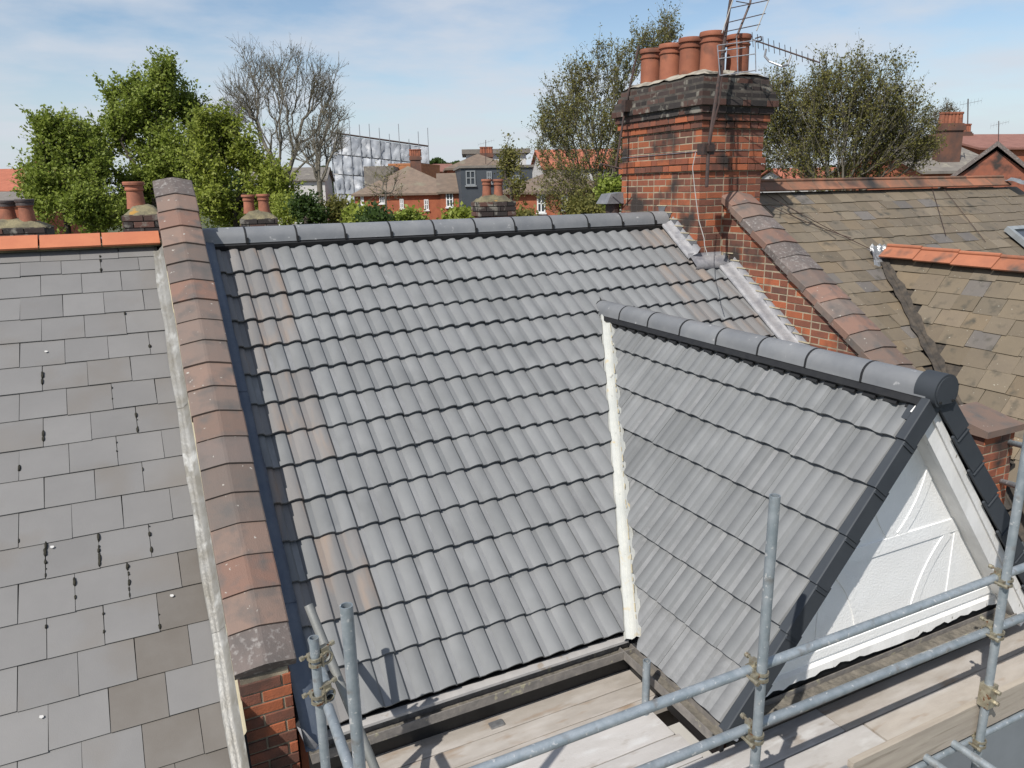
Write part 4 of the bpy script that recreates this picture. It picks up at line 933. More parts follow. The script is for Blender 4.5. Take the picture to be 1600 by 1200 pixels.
hp = [at(1197, 77, 7.72), at(1195, 88, 7.7), at(1202, 96, 7.66), at(1222, 104, 7.58), at(1231, 101, 7.52), at(1236, 86, 7.5)]
wirepart('support_bow', hp, 0.011, m_alu, aer2, 7); wirepart('dipole', [at(1180, 60, 7.8), at(1189, 57, 7.8), at(1190, 63, 7.78), at(1180, 66, 7.78)], 0.007, m_dark, aer2)
aer3 = thing('aerial_mast', 'thin dark mast strapped to the rear left corner of the big chimney', 'aerial', at(962, 280, 9.1))
wirepart('mast', [at(998, 72, 9.1), at(977, 168, 9.08), at(961, 268, 9.06)], 0.014, m_dark, aer3, 7)
bb = B(); c = at(978, 165, 9.0); bb.box(c.x-0.03, c.x+0.12, c.y-0.03, c.y+0.05, c.z-0.07, c.z+0.06); bb.put('clamp', m_dark, aer3)
wirepart('arm', [at(938, 256, 9.06), at(972, 264, 9.03)], 0.009, m_dark, aer3)
o = wirepart('coax_cable', [at(1087, 238, 7.6), at(1082, 262, 7.6), at(1086, 300, 7.58), at(1092, 345, 7.52), at(1100, 372, 7.4), at(1101, 384, 7.3), at(1106, 400, 7.1)], 0.0042, m_cable_w, None); tag(o, 'pale cable hanging down the left side of the big chimney to the lead', 'cable')
o = wirepart('coax_cable', [at(1131, 90, 7.62), at(1124, 160, 7.6), at(1112, 205, 7.58), at(1107, 232, 7.58)], 0.009, m_cable_b, None); tag(o, 'brown cable running down beside the aerial mast on the sooty corbels', 'cable')
def sag(a, b_, s_, n=14): return [Vector(a).lerp(Vector(b_), i/n)-UZ*(s_*4*(i/n)*(1-i/n)) for i in range(n+1)]
for (a, c, lab) in (((1190, 300), (1375, 396), 'upper black cable crossing the brown slates from chimney to crumpled lead'), ((1205, 322), (1330, 372), 'lower black cable crossing the brown slates near the chimney')):
    pa = hit(*a, NM, HR+0.08); pb = hit(*c, NM, HR+0.03); o = wirepart('slack_cable', sag(pa, pb, 0.02), 0.0045, m_cable_b, None); tag(o, lab, 'cable')
for (a, c, lab) in (((1452, 278), (1478, 368), 'left black cable trailing down the brown slates from the ridge'), ((1460, 276), (1540, 378), 'right black cable trailing down the brown slates towards the roof window')):
    pa = hit(*a, NM, HR+0.02); pb = hit(*c, NM, HR+0.02); o = wirepart('slack_cable', sag(pa, pb, 0.0), 0.004, m_cable_b, None); tag(o, lab, 'cable')

# ------------------------------------------------------------------ rear chimneys just beyond the ridges
def rear_chimney(label, px0, px1, pyt, pyb, d, pots, pm=m_pot_d, rimm=None, flare=True, brick=m_brick_soot):
    """px0..px1 stack width, pyt top of brickwork, pots: (px, py_top, radius px)"""
    c = at((px0+px1)/2, pyt, d); wpx = (px1-px0)*d/FPX; t = thing('chimney_stack', label, 'chimney', (c.x, c.y, GZ))
    rot = Matrix.Rotation(-0.15, 3, 'Z'); hx = wpx/2; hy = 0.24; bm_ = 0.075; rows = []
    bb = B(); bb.box(-hx*0.86, hx*0.86, -hy*0.86, hy*0.86, GZ-c.z, 0.0); bb.box(-hx*1.0+0.01, hx*1.0-0.01, -hy+0.01, hy-0.01, -0.225, -0.005)
    M = Matrix.Translation(c) @ Matrix.Rotation(-0.15, 4, 'Z')
    core = put('mortar_core', bb.data('mortar_core', m_mortar_soot), t)
    core.data.transform(M)
    zb = at((px0+px1)/2, pyb+20, d).z-c.z
    k = 0; z = -0.075
    while z > zb:
        p = 1.0 if k < 3 else 0.86
        mm = brick if k < 3 else m_brick
        for (o_, u_, i_, L) in (((-hx*p, -hy*p-0.012), Vector((1, 0, 0)), Vector((0, 1, 0)), 2*hx*p), ((-hx*p-0.012, hy*p), Vector((0, -1, 0)), Vector((1, 0, 0)), 2*hy*p)):
            x = 0; first = True
            while x < L-0.02:
                l_ = 0.1025 if first and k % 2 else 0.215
                if x+l_ > L-0.04: l_ = L-x
                put('brick', brick_data(l_, mm), t, M @ frame((o_[0]+u_.x*x, o_[1]+u_.y*x, z), u_, i_, UZ)); x += l_+0.01; first = False
        z -= 0.0745; k += 1
    bb = B(); n = 8; r4 = random.Random(int(px0))
    for j in range(n+1):
        for i in range(n+1):
            u_, v_ = i/n, j/n; e_ = min(u_, 1-u_, v_, 1-v_); bb.v.append(M @ Vector(((u_*2-1)*hx*1.02, (v_*2-1)*hy*1.02, -0.02+min(e_/0.3, 1)*0.12+r4.uniform(-.015, .015))))
    bb.f = [(j*(n+1)+i, j*(n+1)+i+1, (j+1)*(n+1)+i+1, (j+1)*(n+1)+i) for j in range(n) for i in range(n)]
    bb.put('flaunching', m_flaunch_d, t, smooth=True)
    for px, py, rp in pots:
        R_ = rp*d/FPX; pc = at(px, pyt, d); H = at(px, py, d).z-c.z-0.06
        po = put('chimney_pot', pot_data(R_, H, pm, style=1), t, Matrix.Translation((pc.x, pc.y, c.z+0.06)))
        if rimm:
            bb = B(); bb.lathe((pc.x, pc.y, c.z+0.06), [(R_*1.1, H*0.72), (R_*1.12, H*0.8), (R_*1.06, H*0.82), (R_*1.24, H*0.9), (R_*1.25, H*0.985), (R_*1.1, H*1.01), (R_*0.92, H*1.01)], 20); smooth_angle(put('pot_rim', bb.data('pot_rim', rimm), t).data, 40)
    return t
rear_chimney('rear chimney with two dark-rimmed pots behind the orange ridge at far left', -12, 72, 354, 366, 9.3, [(16, 313, 11), (45, 311, 11)], rimm=m_potrim_d)
rear_chimney('rear chimney with one red pot beside the top of the coping', 199, 252, 334, 358, 8.9, [(215, 284, 13)])
rear_chimney('rear chimney with two slim red pots behind the left end of the grey ridge', 378, 432, 340, 350, 10.6, [(391, 304, 8.5), (414, 303, 8.5)])
rear_chimney('rear brick chimney with two tall red pots behind the middle of the grey ridge', 742, 800, 314, 336, 11.8, [(761, 280, 7), (779, 280, 7)])
# cowl box and low roof beside the big chimney
t = thing('roof_vent', 'dark grey metal vent hood left of the big chimney foot', 'vent', at(955, 330, 9.6))
c = at(957, 318, 9.6); bb = B(); v_ = [(-0.16, -0.12, 0.0), (0.14, -0.12, 0.0), (0.14, 0.14, 0.0), (-0.16, 0.14, 0.0), (-0.09, -0.1, 0.12), (0.12, -0.1, 0.14), (0.12, 0.12, 0.14), (-0.09, 0.12, 0.12)]
bb.v = [Vector(v)+c for v in v_]; bb.f = [(0, 3, 2, 1), (4, 5, 6, 7), (0, 1, 5, 4), (1, 2, 6, 5), (2, 3, 7, 6), (3, 0, 4, 7)]; bb.put('hood', m_lead_d, t); bb = B(); bb.tube(c-UZ*0.6, c, 0.09, n=12); bb.put('neck', m_dark, t)

# ------------------------------------------------------------------ trees
def leaves_mesh(name, C, S, m, seed):
    r = np.random.default_rng(seed); n = len(C); S = np.asarray(S).reshape(-1, 1)
    nm_ = r.normal(size=(n, 3))+np.array([-0.25, -0.2, 0.7]); nm_ /= np.linalg.norm(nm_, axis=1, keepdims=True); a = np.cross(nm_, r.normal(size=(n, 3))); a /= np.linalg.norm(a, axis=1, keepdims=True); c = np.cross(nm_, a)
    a = a*S; c = c*S*0.62
    V = np.empty((n, 4, 3)); V[:, 0] = C-a; V[:, 1] = C+c; V[:, 2] = C+a; V[:, 3] = C-c
    d = bpy.data.meshes.new(name); d.vertices.add(4*n); d.vertices.foreach_set('co', V.ravel()); d.loops.add(4*n); d.loops.foreach_set('vertex_index', np.arange(4*n, dtype=np.int32))
    d.polygons.add(n); d.polygons.foreach_set('loop_start', np.arange(0, 4*n, 4, dtype=np.int32)); d.polygons.foreach_set('loop_total', np.full(n, 4, dtype=np.int32)); d.update(); d.validate(); d.materials.append(m); return d
def tubes_mesh(name, P0, P1, R0, R1, m, sides=4):
    P0, P1, R0, R1 = map(np.asarray, (P0, P1, R0, R1)); n = len(P0); D = P1-P0; D /= np.linalg.norm(D, axis=1, keepdims=True)+1e-9
    ref = np.where(np.abs(D[:, 2:3]) > 0.9, np.array([[1., 0, 0]]), np.array([[0, 0, 1.]])); A = np.cross(D, ref); A /= np.linalg.norm(A, axis=1, keepdims=True)+1e-9; Bv = np.cross(D, A)
    V = np.empty((n, 2*sides, 3))
    for k in range(sides):
        o_ = A*math.cos(2*math.pi*k/sides)+Bv*math.sin(2*math.pi*k/sides); V[:, k] = P0+o_*R0[:, None]; V[:, sides+k] = P1+o_*R1[:, None]
    F = np.array([(k, (k+1) % sides, sides+(k+1) % sides, sides+k) for k in range(sides)]); I = (np.arange(n)[:, None, None]*2*sides+F[None]).reshape(-1).astype(np.int32); q = n*sides
    d = bpy.data.meshes.new(name); d.vertices.add(n*2*sides); d.vertices.foreach_set('co', V.ravel()); d.loops.add(len(I)); d.loops.foreach_set('vertex_index', I)
    d.polygons.add(q); d.polygons.foreach_set('loop_start', np.arange(0, 4*q, 4, dtype=np.int32)); d.polygons.foreach_set('loop_total', np.full(q, 4, dtype=np.int32)); d.polygons.foreach_set('use_smooth', np.ones(q, bool)); d.update(); d.materials.append(m); return d
def make_tree(name, label, d, trunk_px, lobes, seed, npts, nleaf, lsize, lm, bark, group=None, twig=0, rmin=0.012, spread=0.28, cat='tree', up=0.35, shell=0.5, trunk_top=None, lift=0.0, rk=1.0, direct=0.45, vs=1.0, patch=1.0, tl=3.0, nsm=1.0, srm=1.0):
    """lobes: (px, py, rx px, ry px, weight) read off the photograph at distance d"""
    r = np.random.default_rng(seed); k = d/FPX
    base = at(trunk_px, 400, d); base = np.array([base.x, base.y, GZ])
    pts_ = []; ws = np.array([l[4] for l in lobes], float); ws /= ws.sum()
    right = np.array([_r0[0], _r0[1], 0]); fw = np.array([sy, cy, 0])
    def ball(n): u = r.normal(size=(n, 3)); return u/np.linalg.norm(u, axis=1, keepdims=True)
    for l, w_ in zip(lobes, ws):
        m_ = max(6, int(npts*w_)); ns = max(3, int((4+w_*26)*nsm)); c = np.array(at(l[0], l[1], d+r.uniform(-.6, .6)))
        sub = ball(ns)*(r.random(ns)**0.4*0.86)[:, None]; pick = r.integers(0, ns, m_); sr = r.uniform(0.22, 0.46, ns)*srm
        u = sub[pick]+ball(m_)*(r.random(m_)**shell)[:, None]*sr[pick][:, None]*np.array([1/vs**.5, 1/vs**.5, vs])
        pts_.append(c+right*u[:, :1]*l[2]*k+fw*u[:, 1:2]*max(l[2], l[3]*.6)*k*0.9+np.array([0, 0, 1.])*u[:, 2:]*l[3]*k)
    pts_ = np.concatenate(pts_); cz = pts_[:, 2].min()
    ctr = np.array([np.average(pts_[:, 0]), np.average(pts_[:, 1]), 0]); tt = trunk_top if trunk_top is not None else cz+0.25*(pts_[:, 2].max()-cz)
    n0 = 8; nodes = [base+(np.array([ctr[0]*.5+base[0]*.5, ctr[1]*.5+base[1]*.5, tt])-base)*(i/n0) for i in range(n0+1)]
    par = [-1]+list(range(n0)); order = np.argsort(np.linalg.norm(pts_-nodes[-1], axis=1)); NA = np.array(nodes); dist0 = [np.linalg.norm(nodes[-1]-n_) for n_ in nodes]
    NA = np.zeros((len(nodes)+5*len(pts_), 3)); cnt = len(nodes); NA[:cnt] = nodes
    PL = np.zeros(len(NA)); PL[:cnt] = [abs(nodes[-1][2]-n_[2])*0.6 for n_ in nodes]
    for i in order:
        p = pts_[i]; dv = p-NA[5:cnt]; dd = np.linalg.norm(dv, axis=1); pen = dd*(1+np.clip(-dv[:, 2]/(dd+1e-6), -0.2, 1)*up*2.2)+direct*PL[5:cnt]; j = int(np.argmin(pen))+5
        q = NA[j]; L = dd[j-5]; p0_ = PL[j]
        if L > 0.35:
            nseg = 2 if L < 1.2 else 4; prev = q
            bow = np.array([0, 0, -1.])*up*0.22*L+r.normal(size=3)*L*0.05
            for e_ in range(1, nseg):
                t_ = e_/nseg; NA[cnt] = q+(p-q)*t_+bow*4*t_*(1-t_)*0.8+r.normal(size=3)*L*0.018; par.append(j); PL[cnt] = p0_+L*t_; j = cnt; cnt += 1
        NA[cnt] = p; par.append(j); PL[cnt] = p0_+L; cnt += 1
    NA = NA[:cnt]; wt = np.ones(cnt)*0.0; has = np.zeros(cnt, bool)
    for i in range(cnt-1, 0, -1): has[par[i]] = True
    wt[~has] = 1
    for i in range(cnt-1, 0, -1): wt[par[i]] += wt[i]
    R_ = rmin*rk*np.maximum(wt, 1)**0.47
    idx = np.arange(1, cnt); pa = np.array(par)[1:]
    P0 = NA[pa]; P1 = NA[idx]; RA = np.minimum(R_[pa], R_[idx]*1.35); RB = R_[idx]
    if twig:
        src = np.repeat(np.arange(n0+1, cnt), twig); n_ = len(src); dirs = r.normal(size=(n_, 3)); dirs[:, 2] = np.abs(dirs[:, 2])*0.8+0.3; bd_ = NA[src]-NA[np.array(par)[src]]; bd_ /= np.linalg.norm(bd_, axis=1, keepdims=True)+1e-6; dirs = dirs*0.55+bd_*0.9; dirs /= np.linalg.norm(dirs, axis=1, keepdims=True)
        ln = r.uniform(0.2, 0.9, n_)**1.3*spread*tl; T0 = NA[src]; T1 = T0+dirs*ln[:, None]
        P0 = np.concatenate([P0, T0]); P1 = np.concatenate([P1, T1]); RA = np.concatenate([RA, np.full(n_, rmin*0.8)]); RB = np.concatenate([RB, np.full(n_, rmin*0.45)])
    else: T1 = None
    t = thing(name, label, cat, base, group)
    put('trunk', tubes_mesh('trunk', P0, P1, RA, RB, bark, 5), t)
    if nleaf:
        if T1 is None: C = pts_[r.integers(0, len(pts_), nleaf)]+r.normal(size=(nleaf, 3))*spread*np.array([1, 1, 0.85])
        else:
            q_ = r.integers(0, len(T1), nleaf); q_ = np.where(r.random(nleaf) < patch, q_, q_ % max(1, int(len(T1)*0.45))); C = T0[q_]+(T1-T0)[q_]*(0.1+0.95*r.random(nleaf)**0.8)[:, None]+r.normal(size=(nleaf, 3))*lsize*1.1
        put('crown', leaves_mesh('crown', C, r.uniform(0.6, 1.25, nleaf)*lsize, lm, seed), t)
    return t
make_tree('leafy_tree', 'tallest bright green tree left of the bare tree, behind the coping top', 24, 250, [(203, 148, 13, 24, 1), (190, 190, 24, 40, 2), (262, 138, 16, 25, 1.3), (243, 172, 32, 46, 3), (287, 178, 20, 34, 1.6), (222, 225, 55, 50, 4), (290, 240, 35, 45, 2.5), (168, 225, 20, 34, 1.4), (155, 255, 28, 36, 1.6), (230, 290, 80, 52, 5), (300, 300, 42, 48, 2.5), (220, 335, 80, 30, 3)], 1, 820, 66000, 0.058, m_leaf_a, m_bark, 'green trees behind the roofs', twig=4, rmin=0.007, spread=0.25, vs=1.3, tl=4.0)
make_tree('leafy_tree', 'smaller green tree at far left above the two dark-rimmed pots', 22, 100, [(67, 207, 9, 20, 0.8), (92, 206, 11, 18, 0.8), (80, 240, 24, 32, 1.7), (115, 226, 9, 22, 0.7), (130, 262, 32, 34, 2), (60, 290, 20, 38, 1.3), (100, 312, 45, 44, 3), (150, 322, 52, 38, 3)], 2, 480, 38000, 0.054, m_leaf_a, m_bark, 'green trees behind the roofs', twig=4, rmin=0.007, spread=0.23, vs=1.3, tl=4.0)
make_tree('leafy_tree', 'yellow-green tree just right of the coping, under the bare tree', 21, 370, [(325, 216, 16, 22, 1), (352, 214, 16, 22, 1), (345, 255, 40, 34, 2.5), (386, 250, 16, 24, 1), (335, 300, 36, 44, 2.5), (402, 285, 28, 30, 1.5), (375, 332, 62, 36, 3), (430, 306, 22, 30, 1)], 3, 420, 34000, 0.052, m_leaf_b, m_bark, 'green trees behind the roofs', twig=4, rmin=0.007, spread=0.22, vs=1.3, tl=4.0)
make_tree('bare_tree', 'big bare branching tree with dark trunk against the sky', 34, 456, [(425, 150, 75, 62, 6), (470, 118, 55, 46, 4), (398, 118, 38, 45, 2.5), (510, 165, 28, 50, 2), (370, 160, 42, 42, 4), (350, 192, 30, 18, 2.2), (440, 215, 60, 30, 2), (505, 130, 32, 38, 2.5), (525, 190, 22, 40, 1.5)], 4, 1500, 5200, 0.034, m_bud, m_bark_g, None, twig=2, nsm=2.5, srm=1.3, tl=3.6, rmin=0.0075, spread=0.22, up=0.4, trunk_top=at(456, 285, 34).z, shell=0.6, rk=1.0, direct=0.6)
make_tree('bare_tree', 'small bare tree right of the big bare one, before the wrapped building', 30, 502, [(500, 215, 35, 40, 3), (515, 185, 25, 28, 1.5), (485, 240, 30, 25, 1.5), (530, 225, 22, 22, 1)], 5, 420, 600, 0.04, m_bud, m_bark_g, None, twig=2, rmin=0.009, spread=0.2, up=0.5, trunk_top=at(502, 285, 30).z, shell=0.6, direct=0.6)
make_tree('budding_tree', 'loose olive tree left of the big chimney, sky showing through', 23, 935, [(890, 160, 42, 50, 3), (950, 130, 48, 48, 3), (865, 230, 36, 62, 3), (935, 220, 58, 65, 5), (1000, 90, 38, 40, 2.2), (1045, 55, 32, 22, 1.2), (890, 300, 60, 38, 3), (960, 290, 42, 42, 2), (990, 190, 40, 60, 2)], 6, 1050, 36000, 0.034, m_leaf_o, m_bark_g, 'olive trees beside the big chimney', twig=3, rmin=0.0055, spread=0.25, up=0.3, shell=0.5, tl=3.2, direct=0.75, nsm=2.6, srm=1.35, vs=1.25, trunk_top=at(935, 330, 23).z)
make_tree('budding_tree', 'broad olive tree right of the big chimney above the brown slates', 22, 1310, [(1245, 160, 55, 50, 4), (1310, 155, 55, 52, 4), (1375, 160, 52, 50, 4), (1245, 230, 60, 60, 5), (1330, 230, 75, 60, 6), (1405, 215, 50, 48, 3), (1440, 232, 32, 32, 1.5), (1212, 165, 24, 55, 1.5)], 7, 1500, 56000, 0.034, m_leaf_o, m_bark_g, 'olive trees beside the big chimney', twig=3, rmin=0.005, spread=0.25, up=0.3, shell=0.5, tl=3.2, direct=0.8, nsm=3.0, srm=1.4, vs=1.25, trunk_top=at(1310, 335, 22).z)
make_tree('thin_tree', 'pale feathery young tree beside the far right chimney', 40, 1470, [(1465, 190, 22, 22, 2), (1480, 180, 15, 18, 1)], 8, 110, 900, 0.05, m_bud, m_bark_g, None, twig=4, rmin=0.011, spread=0.22, up=0.5)
make_tree('thin_tree', 'slender leafless tree before the far brick houses in the gap', 26, 606, [(602, 275, 24, 22, 2), (590, 300, 20, 20, 1), (620, 300, 20, 18, 1)], 9, 80, 380, 0.03, m_leaf_o, m_bark_g, None, twig=2, rmin=0.007, spread=0.16, up=0.5)
make_tree('young_tree', 'small conical green tree rising by the dark clad extension', 30, 800, [(797, 240, 10, 28, 1), (792, 262, 14, 25, 1.2), (808, 290, 16, 30, 1)], 10, 90, 2600, 0.055, m_leaf_o, m_bark, None, spread=0.16)
sh = [((478, 325), 22, 26, 17, m_leaf_d, 'dark ivy bush at the foot of the bare tree'), ((560, 335), 20, 24, 14, m_leaf_b, 'spiky yellow-green shrub below the wrapped building'), ((585, 338), 18, 16, 12, m_leaf_d, 'dark round shrub behind the grey ridge'), ((640, 338), 24, 12, 14, m_leaf_a, 'low green shrub before the far brick house'),
      ((720, 335), 26, 17, 13, m_leaf_b, 'light green flowering shrub left of the two-pot brick chimney'), ((815, 338), 16, 14, 13, m_leaf_o, 'olive shrub right of the two-pot brick chimney'), ((955, 298), 16, 18, 9.9, m_leaf_a, 'bright ivy growing by the metal vent hood'), ((445, 322), 20, 22, 19, m_leaf_b, 'yellow-green bush left of the bare tree trunk'), ((525, 330), 22, 20, 18, m_leaf_o, 'brownish hedge below the small bare tree'), ((905, 325), 35, 14, 14, m_leaf_o, 'low olive shrub in front of the right-hand brick house')]
for i, ((x, y), rx, ry, d, lm, lab) in enumerate(sh): make_tree('garden_shrub', lab, d, x, [(x, y+(9 if 540 < x < 830 else 0), rx, ry*.85, 1), (x+rx*.4, y+12, rx*.7, ry*.7, .6)], 40+i, 90, 3200, 0.042 if d > 11 else 0.03, lm, m_bark, 'shrubs in the back gardens', rmin=0.008, spread=0.1*d/14, cat='shrub')

# ------------------------------------------------------------------ far houses
def far_house(name, label, d, px0, px1, py_e, py_r, depth, wallm, roofm, roof='gx', rz=0.0, wins=(), chim=(), over=0.25, cat='house', pane=m_glass, fr=m_upvc, base=None):
    """front wall spans px0..px1 at distance d; eaves at py_e, ridge at py_r"""
    k = d/FPX; pc = (px0+px1)/2; e0 = at(pc, py_e, d); zr_ = at(pc, py_r, d).z; W = (px1-px0)*k; W /= max(0.5, math.cos(rz))
    T = Matrix.Translation((e0.x, e0.y, 0)) @ Matrix.Rotation(-YAW+rz, 4, 'Z'); t = bpy.data.objects.new(name, None); COL.objects.link(t); t.matrix_basis = T; tag(t, label, cat)
    he, hr = e0.z, zr_; x0, x1 = -W/2, W/2
    bb = B(); bb.box(x0, x1, 0, depth, GZ, he)
    if roof == 'gy': bb.prism([(x0, 0.0, he), (x1, 0.0, he), (0, 0.0, hr-0.1)], (0, depth, 0))
    if roof == 'gx': bb.prism([(x0, 0, he), (x0, depth, he), (x0, depth/2, hr-0.1)], (W, 0, 0))
    put('wall', bb.data('wall', wallm), t)
    bb = B(); o_ = over; th = 0.12
    if roof == 'gx':
        sl_ = (hr-he)/(depth/2)
        for s_ in (-1, 1):
            ye = -o_ if s_ < 0 else depth+o_; bb.prism([(x0-o_, ye, he-sl_*o_), (x0-o_, depth/2, hr), (x0-o_, depth/2, hr+th), (x0-o_, ye, he-sl_*o_+th)], (W+2*o_, 0, 0))
    elif roof == 'gy':
        sl_ = (hr-he)/(W/2)
        for s_ in (-1, 1): bb.prism([(s_*(W/2+o_), -o_, he-sl_*o_), (0, -o_, hr), (0, -o_, hr+th), (s_*(W/2+o_), -o_, he-sl_*o_+th)], (0, depth+2*o_, 0))
    elif roof == 'hip':
        i_ = min(W, depth)/2; A = [(x0-o_, -o_, he), (x1+o_, -o_, he), (x1+o_, depth+o_, he), (x0-o_, depth+o_, he)]
        if W >= depth: r0_, r1_ = (x0+i_, depth/2, hr), (x1-i_, depth/2, hr); bb.poly([A[0], A[1], r1_, r0_]); bb.poly([A[2], A[3], r0_, r1_]); bb.poly([A[1], A[2], r1_]); bb.poly([A[3], A[0], r0_])
        else: r0_, r1_ = (0, i_, hr), (0, depth-i_, hr); bb.poly([A[0], A[1], r0_]); bb.poly([A[2], A[3], r1_]); bb.poly([A[1], A[2], r1_, r0_]); bb.poly([A[3], A[0], r0_, r1_])
        bb.box(x0-o_, x1+o_, -o_, depth+o_, he-0.15, he-0.002)
    else: bb.box(x0-o_, x1+o_, -o_, depth+o_, he, max(hr, he+0.15))
    ro = put('roof', bb.data('roof', roofm), t)
    for (wx, wy, ww, wh) in wins:     # window centre and size in picture units at this distance
        cx_ = (wx-pc)*k/max(0.5, math.cos(rz)); cz_ = at(wx, wy, d).z; a, h_ = ww*k/2, wh*k/2; f_ = 0.07; bb = B()
        for q in ((-a, a, h_-f_, h_), (-a, a, -h_, -h_+f_), (-a, -a+f_, -h_+f_, h_-f_), (a-f_, a, -h_+f_, h_-f_), (-f_/2, f_/2, -h_+f_, h_-f_), (-a+f_, -f_/2, -f_*.4, f_*.4), (f_/2, a-f_, -f_*.4, f_*.4)): bb.box(cx_+q[0], cx_+q[1], -0.06, 0.04, cz_+q[2], cz_+q[3])
        wn = put('window', bb.data('window', fr), t); put('pane', B().box(cx_-a+f_*.5, cx_+a-f_*.5, -0.02, 0.0, cz_-h_+f_*.5, cz_+h_-f_*.5).data('pane', pane), wn); put('sill', B().box(cx_-a-.06, cx_+a+.06, -0.12, 0.02, cz_-h_-0.09, cz_-h_-0.003).data('sill', fr), wn)
    for (cx, cyt, cw, npot, yy) in chim:
        xx = (cx-pc)*k; zt2 = at(cx, cyt, d).z; w2 = cw*k; dd_ = 0.5
        bb = B(); bb.box(xx-w2/2, xx+w2/2, yy, yy+dd_, he, zt2); bb.box(xx-w2/2-.06, xx+w2/2+.06, yy-.06, yy+dd_+.06, zt2-.32, zt2-.1); ch = put('chimney', bb.data('chimney', m_fchim), ro)
        for q in range(npot): put('chimney_pot', B().lathe((xx-w2/2+w2*(q+.5)/npot, yy+dd_/2, zt2), [(.14, 0), (.12, .4), (.15, .42), (.15, .5), (.1, .5)], 12).data('chimney_pot', m_pot), ro)
    return t
far_house('far_house', 'red tiled house with a rooflight peeping out at the far left edge', 48, -120, 45, 300, 264, 9, m_fbrick, m_froof_r, 'gx', 0.05, chim=((8, 258, 8, 1, 4), (19, 257, 7, 1, 4.2)))
far_house('far_house', 'low grey slate roof below the red tiled house at far left', 36, -90, 50, 316, 303, 6, m_fbrick, m_froof_g, 'gx', 0.1)
far_house('far_house', 'brown hip-roofed brick house in the middle distance with white windows', 56, 556, 722, 302, 257, 9, m_fbrick, m_froof, 'hip', 0.12, wins=((597, 310, 8, 15), (627, 318, 6, 15), (665, 320, 7, 16), (567, 312, 5, 14)), chim=((652, 240, 18, 5, 4.2),))
far_house('far_house', 'orange brick house with dark mansard and two white sash windows', 62, 576, 612, 300, 260, 6, m_clad, m_froof_g, 'flat', 0.05, wins=((583, 273, 5, 13), (595, 272, 6, 14), (603, 272, 5, 14)))
far_house('far_house', 'tall orange brick flank wall behind the hip roof', 66, 606, 652, 258, 257, 7, m_fbrick_o, m_fbrick_o, 'flat', -0.2, over=0.02)
far_house('far_house', 'red brick wing with one large white window left of the dark extension', 50, 688, 726, 300, 272, 6, m_fbrick, m_froof, 'gx', 0.08, wins=((702, 312, 11, 22),))
far_house('far_house', 'dark clad roof extension with grey-framed windows right of the hip roof', 46, 720, 836, 296, 262, 7, m_clad, m_froof_g, 'flat', 0.1, wins=((735, 278, 15, 22), (765, 277, 8, 18), (808, 288, 12, 24)), fr=m_frame_g) if False else None
t = far_house('far_house', 'dark clad flat-roofed extension with grey-framed windows right of the hip roof', 47, 720, 832, 262, 260, 7, m_clad, m_froof_g, 'flat', 0.12, wins=((735, 278, 15, 22), (764, 277, 8, 18), (806, 285, 12, 22)), over=0.1, fr=m_frame_g)
far_house('far_house', 'brown pitched roof with orange chimney pots behind the dark extension', 58, 700, 800, 262, 238, 8, m_fbrick, m_froof, 'hip', 0.1, chim=((766, 236, 20, 5, 3.5),))
far_house('far_house', 'low white-edged flat roof on the skyline behind the pots', 75, 728, 822, 240, 233, 8, m_render, m_froof_g, 'flat', 0.05, over=0.4)
far_house('far_house', 'red brick house with brown hip roof behind the olive tree', 42, 806, 965, 298, 264, 8, m_fbrick, m_froof, 'hip', 0.12, wins=((845, 318, 13, 28), (882, 316, 10, 24), (940, 318, 12, 24)))
far_house('far_house', 'small brown roof on the skyline right of the wrapped building', 85, 680, 705, 268, 256, 8, m_fbrick, m_froof_m, 'gx', 0.1)
far_house('far_house', 'white rendered house behind the bare tree trunk', 60, 395, 505, 282, 262, 8, m_render, m_froof_g, 'gx', 0.15)
# right-hand far houses
far_house('far_house', 'grey slate house with long chimney and aerial at the right skyline', 34, 1440, 1572, 268, 222, 8, m_fbrick, m_froof_g, 'gx', 0.1, chim=((1504, 191, 36, 6, 1.0),))
far_house('far_house', 'maroon tiled house at the top right edge', 46, 1520, 1700, 232, 206, 8, m_fbrick, m_froof_m, 'gx', 0.2, chim=((1573, 200, 16, 4, 3.5), (1535, 202, 8, 2, 3.5)))
far_house('far_house', 'brick gable end with clay coped verge at the right edge', 19, 1494, 1606, 288, 229, 6, m_brick, m_coping_l, 'gy', -0.55, over=0.12)
far_house('far_house', 'pale rendered terrace glimpsed through the broad olive tree', 60, 1235, 1420, 285, 262, 8, m_render, m_froof_r, 'gx', 0.1)
far_house('far_house', 'red roofed house glimpsed behind the left olive tree', 64, 850, 985, 262, 232, 8, m_render, m_froof_r, 'gx', 0.1)
# small aerials on the skyline
for i, (px, py, d, lab) in enumerate(((1512, 160, 34, 'spiky aerial above the long chimney at right'), (1560, 193, 46, 'low aerial left of the maroon roof'), (759, 222, 58, 'small aerial above the orange pots in the middle distance'))):
    t = thing('rooftop_aerial', lab, 'aerial', at(px, py+28, d)); c = at(px, py, d); bb = B(); bb.tube(at(px, py+34, d), c+UZ*.15, 0.025, n=6); bb.put('mast', m_dark, t)
    bb = B(); yagi(bb, at(px-12, py+4, d), at(px+22*34/d, py-3, d-.4), 7, 0.28, UZ, 0.7); bb.put('boom', m_alu, t)
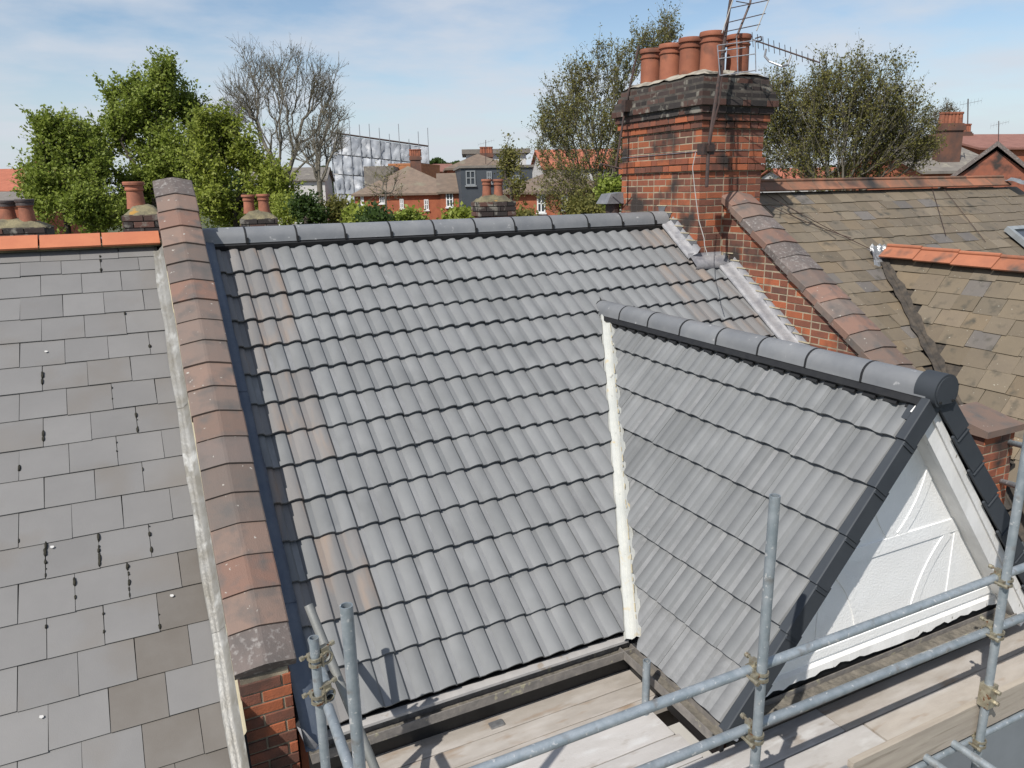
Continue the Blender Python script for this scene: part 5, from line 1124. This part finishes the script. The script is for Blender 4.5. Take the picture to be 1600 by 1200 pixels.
# sheeted scaffold round a building
wb = bpy.data.objects.new('wrapped_building', None); COL.objects.link(wb); tag(wb, 'building wrapped in silvery plastic scaffold sheeting behind the small bare tree', 'building')
A0 = at(522, 290, 80); A1 = at(672, 290, 81.5); wb.location = (A0.x, A0.y, GZ); wb['_T'] = (A0.x, A0.y, GZ)
ux = Vector((A1.x-A0.x, A1.y-A0.y, 0)); WL = ux.length; ux.normalize(); zt0 = at(522, 209, 80).z; zt1 = at(672, 230, 81.5).z; uy = Vector((-ux.y, ux.x, 0)); r5 = random.Random(8)
nc, nr = 10, 5
for i in range(nc):
    for j in range(nr):
        xa, xb = WL*i/nc, WL*(i+1)/nc; n = 5; bb = B()
        for v in range(n+1):
            for u in range(n+1):
                x = xa+(xb-xa)*u/n; zt_ = zt0+(zt1-zt0)*x/WL; zb = -4; z = zb+(zt_-zb)*(j+v/n)/nr
                bb.v.append(Vector((A0.x, A0.y, 0))+ux*(x+0.02)+uy*(-0.16*math.sin(math.pi*u/n)*math.sin(math.pi*v/n)*r5.uniform(-.6, 1)+r5.uniform(-.12, .12))+UZ*(z-0.02*v))
        bb.f = [(v*(n+1)+u, v*(n+1)+u+1, (v+1)*(n+1)+u+1, (v+1)*(n+1)+u) for v in range(n) for u in range(n)]
        bb.put('sheet', m_sheet, wb, smooth=True)
for i in range(nc+1):
    x = WL*i/nc; zt_ = zt0+(zt1-zt0)*x/WL; c = Vector((A0.x, A0.y, 0))+ux*x-uy*0.1; bb = B(); bb.tube(c+UZ*GZ, c+UZ*(zt_+r5.uniform(.2, 2.2)), 0.035, n=6); bb.put('scaffold_pole', m_alu, wb)
bb = B(); bb.tube(Vector((A0.x, A0.y, zt0+.05)), Vector((A1.x, A1.y, zt1+.05)), 0.09, n=6); bb.put('top_rail', m_dark, wb)
bb = B(); q0 = Vector((A0.x, A0.y, 0)); bb.prism([q0+uy*.6+UZ*GZ, q0+uy*.6+UZ*(zt0-.5), q0+ux*WL+uy*.6+UZ*(zt1-.5), q0+ux*WL+uy*.6+UZ*GZ], uy*9); bb.put('wall', m_render, wb)
# far belts of trees on the horizon
for i, (x0, x1, yt, d, lab) in enumerate(((300, 560, 262, 120, 'dark distant tree belt behind the bare trees'), (660, 720, 250, 110, 'distant rounded trees right of the wrapped building'), (1180, 1480, 262, 90, 'distant trees behind the broad olive tree'), (800, 1000, 262, 100, 'distant trees behind the left olive tree'), (-60, 120, 280, 90, 'distant trees behind the far left tree'))):
    r6 = np.random.default_rng(70+i); n = 9000; px = r6.uniform(x0, x1, n); lump = 10*np.sin(px*0.06+i)+7*np.sin(px*0.17+2*i); py = yt+8+lump*.6+(r6.random(n)**1.4)*60
    C = np.array([np.array(at(a, c_, d+r6.uniform(-4, 4))) for a, c_ in zip(px, py)]); o = put('distant_trees', leaves_mesh('distant_trees', C, r6.uniform(.25, .5, n), m_leaf_d, 80+i)); tag(o, lab, 'trees'); o['kind'] = 'stuff'
for o in list(COL.objects):
    if '_T' in o: del o['_T']
